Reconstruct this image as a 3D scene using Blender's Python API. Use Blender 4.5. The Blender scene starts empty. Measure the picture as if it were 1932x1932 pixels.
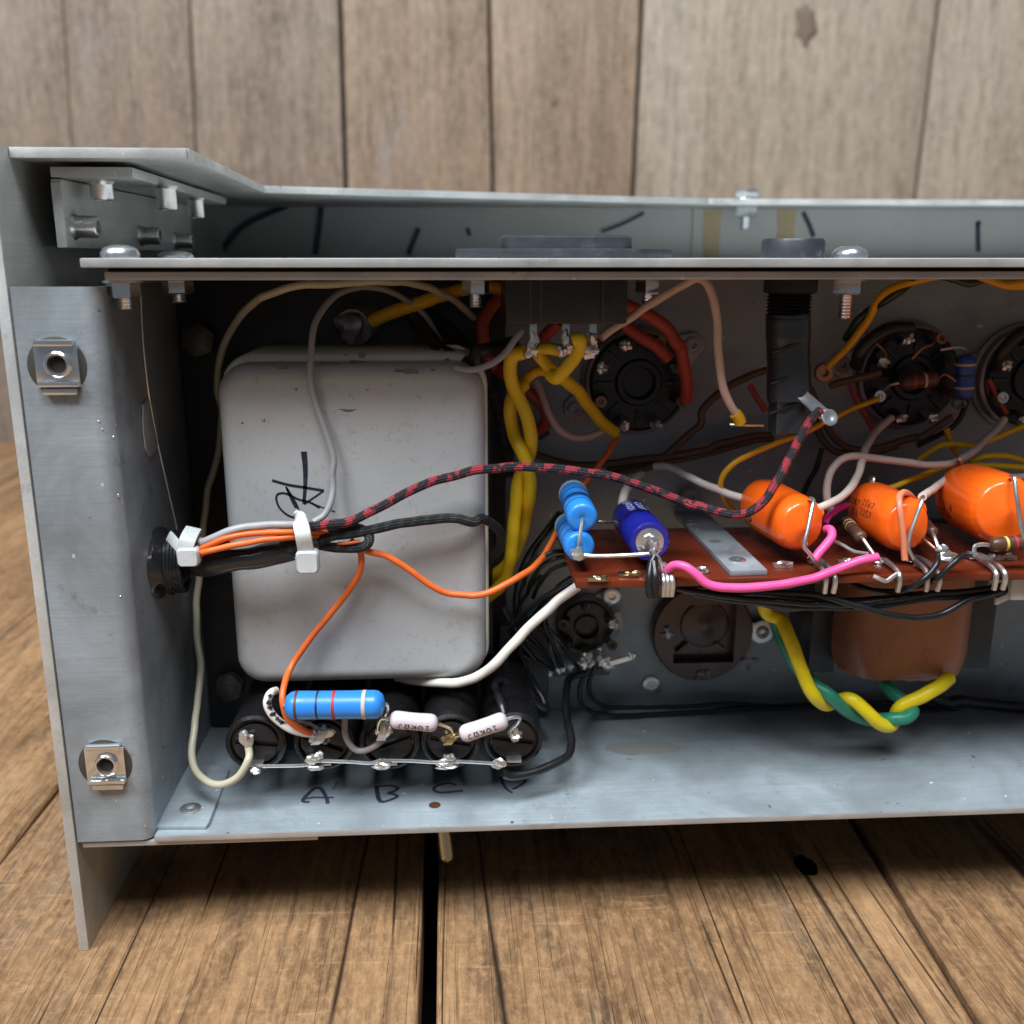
import bpy, bmesh, math, random
from mathutils import Vector, Matrix, noise
random.seed(7)
rad = math.radians
# ------------------------------------------------------------------ camera, world, light, exposure
# all lengths below are millimetres measured on the real thing; MM turns them into metres.
MM = 0.001
ZT = 157.4                       # height of the chassis top plate (and of the lens) above the table
YAW, PITCH, FPX = rad(3.4), rad(14.35), 1860.0
CAM = Vector((0.0, -205.0, ZT))
scene = bpy.context.scene
coll = scene.collection
cam = bpy.data.cameras.new('camera'); cam_o = bpy.data.objects.new('camera', cam); coll.objects.link(cam_o)
cam.sensor_width = 36; cam.lens = FPX/1932*36
cam_o.location = CAM*MM; cam_o.rotation_euler = (rad(90)-PITCH, 0, -YAW)
cam.clip_start = 0.01; cam.clip_end = 20
cam.dof.use_dof = True; cam.dof.focus_distance = 0.222; cam.dof.aperture_fstop = cam.lens/2.1
scene.camera = cam_o
world = bpy.data.worlds.new('World'); scene.world = world; world.use_nodes = True
bg = world.node_tree.nodes['Background']; bg.inputs[0].default_value = (0.80, 0.88, 1.0, 1); bg.inputs[1].default_value = 0.145
def area(name, loc, target, sx, sy, watt, col):
    l = bpy.data.lights.new(name, 'AREA'); l.shape = 'RECTANGLE'; l.size = sx; l.size_y = sy; l.energy = watt; l.color = col
    o = bpy.data.objects.new(name, l); coll.objects.link(o); o.location = loc
    o.rotation_euler = (Vector(target)-Vector(loc)).to_track_quat('-Z', 'Y').to_euler(); return o
area('skylight_panel', (-0.92, -0.72, 1.65), (0, 0.15, 0.1), 0.72, 0.8, 44, (0.93, 0.97, 1.0))
area('skylight_panel', (0.10, -0.72, 1.75), (0, 0.15, 0.1), 0.72, 0.8, 40, (0.93, 0.97, 1.0))
vs = scene.view_settings
vs.view_transform = 'Standard'; vs.look = 'None'; vs.gamma = 1; vs.exposure = 0.0; vs.use_curve_mapping = False
scene.cycles.use_denoising = True
scene.cycles.max_bounces = 8; scene.cycles.caustics_reflective = False; scene.cycles.caustics_refractive = False

# ------------------------------------------------------------------ survey helpers (photo reading -> millimetres)
Fv = Vector((math.sin(YAW)*math.cos(PITCH), math.cos(YAW)*math.cos(PITCH), -math.sin(PITCH)))
Rv = Vector((math.cos(YAW), -math.sin(YAW), 0)); Uv = Rv.cross(Fv)
def _ray(x, y): return Fv*FPX + Rv*(x-966) + Uv*(966-y)
def at(x, y, Y):
    d = _ray(x, y); return CAM + d*((Y-CAM.y)/d.y)
def atz(x, y, Z):
    d = _ray(x, y); return CAM + d*((Z-CAM.z)/d.z)
def atx(x, y, X):
    d = _ray(x, y); return CAM + d*((X-CAM.x)/d.x)
ZONE = {'A':(0,350,800),'B':(0,1000,800),'C':(0,1700,800),'D':(600,700,800),'E':(600,1400,800),'F':(600,1950,600),'G':(1100,1950,600),
 'H':(1300,650,700),'I':(1400,1250,700),'J':(2000,550,700),'K':(2324,700,700),'L':(2000,1150,700),'M':(2424,1250,600),'N':(1600,1650,700),
 'O':(2224,1650,800),'P':(0,2224,800),'Q':(1400,1700,500),'R':(2724,1300,500),'.':(0,0,3024)}
def zz(k, x, y):
    x0, y0, w = ZONE[k]; s = w/1932
    return (x0+x*s)/1.565217, (y0+y*s)/1.565217
def P(k, x, y, Y): return at(*zz(k, x, y), Y)
def PL(k, pts): return [P(k, *p) for p in pts]

# ------------------------------------------------------------------ mesh builder
def catmull(pts, n=7):
    pts = [Vector(p) for p in pts]
    if len(pts) < 3: 
        return [pts[0].lerp(pts[1], i/n) for i in range(n+1)]
    q = [pts[0]*2-pts[1]] + pts + [pts[-1]*2-pts[-2]]
    out = []
    for i in range(1, len(q)-2):
        p0, p1, p2, p3 = q[i-1:i+3]
        t1 = max((p1-p0).length, 1e-4)**.5; t2 = t1+max((p2-p1).length, 1e-4)**.5; t3 = t2+max((p3-p2).length, 1e-4)**.5
        for j in range(n):
            t = t1+(t2-t1)*j/n
            a1 = p0*((t1-t)/t1)+p1*(t/t1); a2 = p1*((t2-t)/(t2-t1))+p2*((t-t1)/(t2-t1)); a3 = p2*((t3-t)/(t3-t2))+p3*((t-t2)/(t3-t2))
            b1 = a1*((t2-t)/t2)+a2*(t/t2); b2 = a2*((t3-t)/(t3-t1))+a3*((t-t1)/(t3-t1))
            out.append(b1*((t2-t)/(t2-t1))+b2*((t-t1)/(t2-t1)))
    out.append(pts[-1]); return out
def axes(a, up=None):
    a = Vector(a).normalized()
    u = Vector(up) if up is not None else (Vector((0, 0, 1)) if abs(a.z) < .9 else Vector((1, 0, 0)))
    x = u.cross(a).normalized(); y = a.cross(x); return x, y, a
class MB:
    def __init__(s): s.v = []; s.f = []; s.uv = []
    def add(s, vs, fs, uvs=None):
        b = len(s.v); s.v += [Vector(v) for v in vs]
        for i, f in enumerate(fs):
            s.f.append([b+k for k in f]); s.uv.append(uvs[i] if uvs else None)
        return s
    def box(s, lo, hi):
        x0, y0, z0 = lo; x1, y1, z1 = hi
        return s.add([(x0,y0,z0),(x1,y0,z0),(x1,y1,z0),(x0,y1,z0),(x0,y0,z1),(x1,y0,z1),(x1,y1,z1),(x0,y1,z1)],
                     [(0,3,2,1),(4,5,6,7),(0,1,5,4),(1,2,6,5),(2,3,7,6),(3,0,4,7)])
    def obox(s, c, ax, ay, az, sx, sy, sz):
        c = Vector(c); vs = [c+ax*(i*sx/2)+ay*(j*sy/2)+az*(k*sz/2) for k in (-1,1) for (i,j) in ((-1,-1),(1,-1),(1,1),(-1,1))]
        return s.add(vs, [(0,3,2,1),(4,5,6,7),(0,1,5,4),(1,2,6,5),(2,3,7,6),(3,0,4,7)])
    def prism(s, poly, vec):
        n = len(poly); vec = Vector(vec); p = [Vector(q) for q in poly]
        return s.add(p+[q+vec for q in p], [tuple(range(n))[::-1], tuple(range(n, 2*n))]+[(i,(i+1)%n,n+(i+1)%n,n+i) for i in range(n)])
    def tube(s, pts, r, n=10, smooth=7, caps=True, jit=0, ry=None):
        p = catmull(pts, smooth) if smooth else [Vector(q) for q in pts]
        m = len(p); rr = r if callable(r) else (lambda t: r)
        tan = [(p[min(i+1,m-1)]-p[max(i-1,0)]).normalized() for i in range(m)]
        x, y, _ = axes(tan[0]); vs = []; L = [0]
        for i in range(1, m): L.append(L[-1]+(p[i]-p[i-1]).length)
        for i in range(m):
            if i:
                x = (x-tan[i]*x.dot(tan[i])).normalized(); y = tan[i].cross(x)
            t = L[i]/max(L[-1], 1e-6); ri = rr(t)
            for j in range(n):
                a = 2*math.pi*j/n; k = ri*(1+(random.uniform(-jit, jit) if jit else 0))
                vs.append(p[i]+x*(math.cos(a)*k)+y*(math.sin(a)*k*(ry or 1)))
        fs = []; uv = []
        for i in range(m-1):
            for j in range(n):
                k = (j+1) % n
                fs.append((i*n+j, i*n+k, (i+1)*n+k, (i+1)*n+j))
                uv.append(((j/n, L[i]), ((j+1)/n, L[i]), ((j+1)/n, L[i+1]), (j/n, L[i+1])))
        if caps: 
            fs += [tuple(range(n))[::-1], tuple(range((m-1)*n, m*n))]; uv += [None, None]
        return s.add(vs, fs, uv)
    def lathe(s, o, a, prof, n=32, up=None, flat=None):
        x, y, a = axes(a, up); o = Vector(o); vs = []; fs = []; L = 0
        for t, r in prof:
            for j in range(n):
                an = 2*math.pi*(j+.5)/n; vs.append(o+a*t+x*(math.cos(an)*r)+y*(math.sin(an)*r*(flat or 1)))
        for i in range(len(prof)-1):
            for j in range(n):
                k = (j+1) % n; fs.append((i*n+j, i*n+k, (i+1)*n+k, (i+1)*n+j))
        if prof[0][1] > 1e-5: fs.append(tuple(range(n))[::-1])
        if prof[-1][1] > 1e-5: fs.append(tuple(range((len(prof)-1)*n, len(prof)*n)))
        return s.add(vs, fs)
    def loft(s, o, ax, ay, az, secs, nc=6):
        """rounded rectangles (t, hw, hh, rc) stacked along az"""
        o = Vector(o); vs = []; fs = []; n = 4*(nc+1)
        for sec in secs:
            t, hw, hh, rc = sec[:4]; dx, dy = sec[4:6] if len(sec) > 4 else (0, 0); rc = min(rc, hw*.999, hh*.999)
            for q, (sx, sy) in enumerate(((1,1),(-1,1),(-1,-1),(1,-1))):
                for j in range(nc+1):
                    an = math.pi/2*(q+j/nc)
                    vs.append(o+az*t+ax*(dx+sx*(hw-rc)+math.cos(an)*rc)+ay*(dy+sy*(hh-rc)+math.sin(an)*rc))
        for i in range(len(secs)-1):
            for j in range(n):
                k = (j+1) % n; fs.append((i*n+j, i*n+k, (i+1)*n+k, (i+1)*n+j))
        fs += [tuple(range(n))[::-1], tuple(range((len(secs)-1)*n, len(secs)*n))]
        return s.add(vs, fs)
    def ball(s, c, r, jit=0.0, n=12, m=8, seed=None):
        c = Vector(c); r = Vector(r) if hasattr(r, '__len__') else Vector((r, r, r)); vs = []; fs = []
        off = Vector((random.uniform(0, 50), random.uniform(0, 50), random.uniform(0, 50)))
        for i in range(m+1):
            ph = math.pi*i/m
            for j in range(n):
                th = 2*math.pi*j/n; d = Vector((math.sin(ph)*math.cos(th), math.sin(ph)*math.sin(th), math.cos(ph)))
                k = 1+(noise.noise(d*1.3+off)*jit*2 if jit else 0)
                vs.append(c+Vector((d.x*r.x, d.y*r.y, d.z*r.z))*k)
        for i in range(m):
            for j in range(n):
                k = (j+1) % n; fs.append((i*n+j, (i+1)*n+j, (i+1)*n+k, i*n+k))
        return s.add(vs, fs)
    def ribbon(s, pts, w, nrm, smooth=5, lift=0.06, thick=0.05):
        p = catmull(pts, smooth) if smooth else [Vector(q) for q in pts]
        nrm = Vector(nrm).normalized(); vs = []; fs = []; m = len(p)
        for i in range(m):
            t = (p[min(i+1,m-1)]-p[max(i-1,0)]).normalized(); b = nrm.cross(t).normalized()
            wi = (w(i/(m-1)) if callable(w) else w)/2
            for k in (lift, lift+thick):
                vs += [p[i]-b*wi+nrm*k, p[i]+b*wi+nrm*k]
        for i in range(m-1):
            a = i*4; c = a+4
            fs += [(a+2,c+2,c+3,a+3),(a,a+1,c+1,c),(a,c,c+2,a+2),(a+1,a+3,c+3,c+1)]
        fs += [(0,2,3,1),((m-1)*4,(m-1)*4+1,(m-1)*4+3,(m-1)*4+2)]
        return s.add(vs, fs)
    def mesh(s, name, origin, bevel=0, segs=2, sharp=38, remesh=0):
        me = bpy.data.meshes.new(name)
        me.from_pydata([(v-origin)*MM for v in s.v], [], s.f)
        if any(u for u in s.uv):
            lay = me.uv_layers.new(name='UVMap')
            for pl, u in zip(me.polygons, s.uv):
                if u:
                    for li, c in zip(pl.loop_indices, u): lay.data[li].uv = c
        bm = bmesh.new(); bm.from_mesh(me)
        bmesh.ops.recalc_face_normals(bm, faces=bm.faces)
        if bevel:
            es = [e for e in bm.edges if len(e.link_faces) == 2 and e.calc_face_angle(0) > rad(28)]
            bmesh.ops.bevel(bm, geom=es, offset=bevel*MM, segments=segs, profile=.6, affect='EDGES', clamp_overlap=True)
        bm.to_mesh(me); bm.free()
        me.polygons.foreach_set('use_smooth', [True]*len(me.polygons))
        me.set_sharp_from_angle(angle=rad(sharp))
        return me
    def build(s, name, mat, parent=None, bevel=0, sharp=38, segs=2, label=None, base=None):
        if base is None:
            xs = [v.x for v in s.v]; ys = [v.y for v in s.v]; zs = [v.z for v in s.v]
            base = Vector(((min(xs)+max(xs))/2, (min(ys)+max(ys))/2, min(zs)))
        o = bpy.data.objects.new(name, s.mesh(name, base, bevel, segs, sharp)); coll.objects.link(o)
        o.data.materials.append(MAT[mat] if isinstance(mat, str) else mat)
        put(o, base, parent)
        if label: o['label'] = label
        return o
WLOC = {}
def put(o, base, parent):
    WLOC[o.name] = Vector(base)
    if parent is not None:
        o.parent = parent; o.location = (Vector(base)-WLOC[parent.name])*MM
    else: o.location = Vector(base)*MM
def thing(name, base, label=None, cat=None, group=None, kind=None):
    o = bpy.data.objects.new(name, None); o.empty_display_size = .005; coll.objects.link(o); put(o, base, None)
    return tag(o, label, cat, group, kind)
def tag(o, label=None, cat=None, group=None, kind=None):
    for k, v in (('label', label), ('category', cat), ('group', group), ('kind', kind)):
        if v: o[k] = v
    return o
def solo(mb, name, mat, label, cat, group=None, **kw):
    return tag(mb.build(name, mat, **kw), label, cat, group)

# ------------------------------------------------------------------ materials
MAT = {}
def newmat(name):
    m = bpy.data.materials.new(name); m.use_nodes = True; MAT[name] = m
    nt = m.node_tree; return m, nt, nt.nodes['Principled BSDF']
def N(nt, kind, **kw):
    n = nt.nodes.new(kind)
    for k, v in kw.items():
        if k.startswith('i_'): n.inputs[int(k[2:])].default_value = v
        else: setattr(n, k, v)
    return n
def coords(nt, scale=(1, 1, 1), per_object=True):
    tc = N(nt, 'ShaderNodeTexCoord'); mp = N(nt, 'ShaderNodeMapping'); mp.inputs['Scale'].default_value = scale
    if per_object:
        oi = N(nt, 'ShaderNodeObjectInfo'); ad = N(nt, 'ShaderNodeVectorMath', operation='ADD')
        ml = N(nt, 'ShaderNodeMath', operation='MULTIPLY'); ml.inputs[1].default_value = 3.7
        nt.links.new(oi.outputs['Random'], ml.inputs[0]); nt.links.new(tc.outputs['Object'], ad.inputs[0]); nt.links.new(ml.outputs[0], ad.inputs[1])
        nt.links.new(ad.outputs[0], mp.inputs['Vector'])
    else: nt.links.new(tc.outputs['Object'], mp.inputs['Vector'])
    return mp.outputs['Vector']
def noise_n(nt, vec, scale, detail=4, rough=.55, dist=0):
    n = N(nt, 'ShaderNodeTexNoise'); n.inputs['Scale'].default_value = scale; n.inputs['Detail'].default_value = detail
    n.inputs['Roughness'].default_value = rough; n.inputs['Distortion'].default_value = dist
    nt.links.new(vec, n.inputs['Vector']); return n.outputs['Fac']
def ramp(nt, fac, stops):
    r = N(nt, 'ShaderNodeValToRGB'); e = r.color_ramp.elements
    while len(e) < len(stops): e.new(.5)
    for k, (p, c) in enumerate(stops):
        e[k].position = p; e[k].color = (c, c, c, 1) if not hasattr(c, '__len__') else (*c, 1)
    nt.links.new(fac, r.inputs[0]); return r.outputs[0]
def mix(nt, fac, a, b, blend='MIX'):
    m = N(nt, 'ShaderNodeMix', data_type='RGBA', blend_type=blend)
    for k, v in ((0, fac), (6, a), (7, b)):
        if hasattr(v, 'links') or hasattr(v, 'is_output'): nt.links.new(v, m.inputs[k])
        elif hasattr(v, '__len__'): m.inputs[k].default_value = (*v, 1) if len(v) == 3 else v
        else: m.inputs[k].default_value = v
    return m.outputs[2]
def bump(nt, bs, h, strength, dist=.0003):
    b = N(nt, 'ShaderNodeBump'); b.inputs['Strength'].default_value = strength; b.inputs['Distance'].default_value = dist
    nt.links.new(h, b.inputs['Height']); nt.links.new(b.outputs[0], bs.inputs['Normal'])
def simple(name, col, rough=.45, metal=0., var=.25, scale=260, dirt=.0, dirtcol=(.03,.025,.02), bmp=.15, spec=.5, coat=0, rvar=.12, dscale=120, sub=0, streak=None):
    m, nt, bs = newmat(name)
    v = coords(nt, streak or (1, 1, 1)); n1 = noise_n(nt, v, scale, 5, .6); n2 = noise_n(nt, v, scale*.18, 3)
    lo = tuple(c*(1-var) for c in col); hi = tuple(min(1, c*(1+var*.6)) for c in col)
    c = mix(nt, ramp(nt, n2, [(.3, 0.), (.7, 1.)]), lo, hi)
    c = mix(nt, ramp(nt, n1, [(.35, .0), (.75, .35*var*2)]), c, tuple(x*.6 for x in col))
    if dirt:
        d = noise_n(nt, v, dscale, 8, .72); c = mix(nt, ramp(nt, d, [(.56, 0.), (.70, dirt)]), c, dirtcol)
    nt.links.new(c, bs.inputs['Base Color'])
    nt.links.new(ramp(nt, n1, [(.2, max(.03, rough-rvar)), (.8, min(1, rough+rvar))]), bs.inputs['Roughness'])
    bs.inputs['Metallic'].default_value = metal; bs.inputs['Specular IOR Level'].default_value = spec
    bs.inputs['Coat Weight'].default_value = coat
    if sub: bs.inputs['Subsurface Weight'].default_value = sub; bs.inputs['Subsurface Radius'].default_value = (.002, .002, .002); bs.inputs['Subsurface Scale'].default_value = 1
    if bmp: bump(nt, bs, n1, bmp, .0002)
    return m
def sheet(name, col, metal, rough, grain_axis, tint=None, stain=.4, speck=.5, grain=.5):
    """dull plated sheet: rolling grain along one axis, cloudy stains, small bright nicks and dark specks"""
    m, nt, bs = newmat(name)
    v = coords(nt, (1, 1, 1), False); s = [1, 1, 1]; s[grain_axis] = .03
    vg = coords(nt, tuple(s), False)
    g = noise_n(nt, vg, 1500, 3, .7); cl = noise_n(nt, v, 38, 5, .62, .6); fine = noise_n(nt, v, 700, 4, .7); sp = noise_n(nt, v, 330, 2, .5)
    c = mix(nt, ramp(nt, cl, [(.32, 0.), (.68, 1.)]), tuple(x*.78 for x in col), tuple(min(1, x*1.12) for x in (tint or col)))
    c = mix(nt, ramp(nt, g, [(.3, 0.), (.75, grain)]), c, tuple(x*.72 for x in col))
    st = noise_n(nt, v, 75, 7, .75, .3)
    c = mix(nt, ramp(nt, st, [(.58, 0.), (.72, stain)]), c, tuple(x*.42 for x in col))
    c = mix(nt, ramp(nt, sp, [(.745, 0.), (.765, speck)]), c, (.8, .82, .83))
    c = mix(nt, ramp(nt, sp, [(.235, speck), (.26, 0.)]), c, (.03, .03, .03))
    nt.links.new(c, bs.inputs['Base Color']); bs.inputs['Metallic'].default_value = metal
    nt.links.new(ramp(nt, cl, [(.2, rough-.1), (.8, rough+.12)]), bs.inputs['Roughness'])
    h = mix(nt, .5, g, fine); h = mix(nt, .6, h, noise_n(nt, v, 55, 4, .6)); bump(nt, bs, h, .35, .0005); return m
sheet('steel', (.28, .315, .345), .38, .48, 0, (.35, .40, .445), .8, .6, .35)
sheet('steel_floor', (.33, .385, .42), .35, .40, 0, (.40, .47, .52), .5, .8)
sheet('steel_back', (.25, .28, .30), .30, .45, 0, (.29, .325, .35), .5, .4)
sheet('bounce_deck', (.72, .73, .72), .15, .5, 0)  # pale so the unseen plate bounces light onto the rear panel
sheet('aluminium', (.47, .49, .47), .4, .45, 1, (.54, .56, .54), .25, .2)
sheet('aluminium_edge', (.60, .63, .63), .5, .42, 1, (.7, .72, .72), .9, .6)
sheet('rear_aluminium', (.74, .76, .74), .15, .5, 0, (.46, .48, .47), .3, .1)
sheet('plate_edge', (.46, .46, .46), .5, .42, 0, (.5, .49, .48), .5, .4)
simple('lit_cream_lip', (.84, .85, .76), .4, 0, .12, 300, .4, (.2, .18, .15), .05, dscale=200)  # cream flange colour, raised to stand in for light on the can top
simple('can_paint', (.44, .46, .475), .42, 0, .17, 110, .4, (.12, .115, .105), .05, coat=.15, dscale=700)
simple('black_paint', (.014, .014, .015), .45, 0, .5, 200, .35, (.05, .045, .04), .3)
simple('bakelite', (.009, .009, .010), .30, 0, .5, 300, .3, (.04, .037, .033), .15, spec=.4)
simple('bakelite_face', (.013, .013, .015), .4, 0, .5, 300, .4, (.06, .06, .06), .2, spec=.4)
simple('plastic_black', (.012, .013, .015), .38, 0, .4, 600, .3, (.05, .05, .055), .1)
simple('inlet_grey', (.028, .034, .042), .48, 0, .3, 900, .3, (.12, .13, .14), .1)
simple('barrel', (.035, .039, .047), .2, 0, .3, 160, .3, (.015, .015, .017), .4, spec=.6)
simple('tape', (.020, .021, .024), .2, 0, .4, 140, 0, bmp=.5, spec=.6)
simple('rubber', (.010, .010, .010), .4, 0, .4, 200, bmp=.4)
simple('phenolic', (.135, .022, .008), .30, 0, .38, 230, .35, (.03, .008, .004), .5, spec=.5, dscale=60)
simple('brown_wafer', (.075, .032, .022), .25, 0, .5, 160, .4, (.015, .008, .006), .5)
simple('paper_brown', (.33, .125, .06), .5, 0, .45, 160, .55, (.10, .035, .016), .45, coat=.15, dscale=130, streak=(1, 1, .35))
simple('solder', (.68, .67, .65), .36, .88, .15, 250, .2, (.3, .27, .2), .2)
simple('tin', (.66, .66, .65), .32, .9, .2, 300, .35, (.25, .21, .15), .2)
simple('zinc', (.76, .80, .84), .22, .93, .12, 300, .2, (.4, .4, .4), .15)
simple('chrome', (.80, .82, .84), .16, .95, .1, 200, .15, (.4, .38, .34), .1)
simple('brass', (.62, .52, .30), .30, 1, .2, 300, .3, (.2, .14, .06), .3)
simple('copper_dull', (.34, .17, .11), .42, 1, .35, 300, .5, (.06, .04, .03), .4)
simple('saddle', (.30, .29, .31), .42, .5, .3, 200, .6, (.06, .05, .05), .3)
simple('dull_bolt', (.075, .072, .066), .5, .5, .4, 200, .6, (.10, .08, .05), .5)
simple('dirty_gland', (.30, .29, .31), .34, .7, .5, 220, .6, (.05, .045, .04), .8)
def pvc(name, col, rough=.38, dirt=.12): return simple(name, col, rough, 0, .2, 260, max(dirt, .3), tuple(x*.3 for x in col), .15, spec=.45, dscale=300)
pvc('w_cream', (.50, .47, .35)); pvc('w_grey', (.33, .33, .345)); pvc('w_orange', (.78, .15, .028)); pvc('w_black', (.011, .012, .014), .3)
pvc('w_white', (.72, .69, .65)); pvc('w_offwhite', (.66, .58, .54)); pvc('w_pinkish', (.58, .43, .37)); pvc('w_yellow', (.84, .57, .010), .42, .3)
pvc('w_amber', (.76, .42, .010)); pvc('w_pink', (.85, .10, .33), .35); pvc('w_magenta', (.42, .02, .17)); pvc('w_brown', (.10, .055, .03), .42)
pvc('w_red', (.38, .055, .03), .5); pvc('w_green', (.02, .22, .135)); pvc('w_dkgreen', (.01, .04, .022)); pvc('w_yel2', (.80, .64, .008), .38, .25)
pvc('w_orange_light', (.80, .25, .13), .3); pvc('w_shiny', (.30, .27, .28), .25)
pvc('nylon', (.62, .66, .66), .3, 0); MAT['nylon'].node_tree.nodes['Principled BSDF'].inputs['Subsurface Weight'].default_value = .4
MAT['nylon'].node_tree.nodes['Principled BSDF'].inputs['Subsurface Radius'].default_value = (.002, .002, .002)
simple('blue_enamel', (.022, .23, .72), .36, 0, .10, 300, .10, (.2, .5, .9), .1, coat=.2)
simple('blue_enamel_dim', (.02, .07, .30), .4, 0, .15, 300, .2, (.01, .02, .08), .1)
simple('navy_sleeve', (.010, .016, .26), .22, 0, .15, 300, 0, bmp=.05, coat=.5)
simple('lilac', (.60, .53, .57), .5, 0, .06, 400, .06, (.3, .25, .25), .1)
simple('orange_epoxy', (1.0, .135, .008), .30, 0, .05, 200, 0, bmp=.05, coat=.35)
simple('brown_body', (.085, .035, .022), .38, 0, .25, 300, .2, (.03, .015, .01), .2)
for nm, c in (('band_brown', (.10, .03, .02)), ('band_black', (.012, .012, .02)), ('band_red', (.42, .02, .03)), ('band_gold', (.55, .42, .28)), ('band_yellow', (.62, .52, .10)),
              ('band_green', (.02, .25, .2)), ('ink', (.012, .012, .03)), ('ink_blue', (.04, .04, .09)), ('print_black', (.03, .02, .02)), ('print_white', (.5, .55, .75)), ('label_blue', (.18, .40, .85)),
              ('rust', (.50, .41, .25)), ('stain', (.13, .13, .125)), ('grime', (.20, .205, .20))):
    simple(nm, c, .55, 0, .45 if 'ink' in nm else .15, 300, .5 if 'ink' in nm else 0, (.12, .14, .18), bmp=0, dscale=500)
def braid(name, cols, repeat, wob, rough=.62):
    m, nt, bs = newmat(name); tc = N(nt, 'ShaderNodeTexCoord'); sx = N(nt, 'ShaderNodeSeparateXYZ'); nt.links.new(tc.outputs['UV'], sx.inputs[0])
    def M(op, a, b):
        n = N(nt, 'ShaderNodeMath', operation=op)
        for k, v in enumerate((a, b)):
            if hasattr(v, 'links'): nt.links.new(v, n.inputs[k])
            else: n.inputs[k].default_value = v
        return n.outputs[0]
    u, v = sx.outputs['X'], sx.outputs['Y']
    wave = M('SINE', M('ADD', M('MULTIPLY', v, 6.283/repeat), M('MULTIPLY', u, 6.283)), 0)
    cb = N(nt, 'ShaderNodeCombineXYZ'); nt.links.new(M('MULTIPLY', u, 6.), cb.inputs[0]); nt.links.new(M('MULTIPLY', v, 1.1), cb.inputs[1])
    nz = noise_n(nt, cb.outputs[0], .55, 3, .62)
    f = M('ADD', M('MULTIPLY', wave, .28), M('MULTIPLY', M('SUBTRACT', nz, .5), wob))
    c = mix(nt, ramp(nt, f, [(.02, 0.), (.10, 1.)]), cols[0], cols[1])
    fl = noise_n(nt, cb.outputs[0], 3.1, 2, .5)
    if len(cols) > 2: c = mix(nt, ramp(nt, fl, [(.70, 0.), (.74, 1.)]), c, cols[2])
    w1 = M('SINE', M('MULTIPLY', M('ADD', M('MULTIPLY', u, 6.), M('MULTIPLY', v, 1.6)), 6.283), 0)
    w2 = M('SINE', M('MULTIPLY', M('SUBTRACT', M('MULTIPLY', u, 6.), M('MULTIPLY', v, 1.6)), 6.283), 0)
    h = M('MULTIPLY', w1, w2)
    c = mix(nt, ramp(nt, h, [(0., .25), (.6, 0.)]), c, (.005, .005, .006))
    nt.links.new(c, bs.inputs['Base Color']); bs.inputs['Roughness'].default_value = rough
    bump(nt, bs, h, .6, .0003); return m
braid('braid_red', ((.018, .019, .025), (.42, .035, .06), (.55, .5, .5)), 5.2, 2.6)
braid('braid_black', ((.012, .015, .017), (.03, .036, .040)), 3.0, 1.5, .5)
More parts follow.
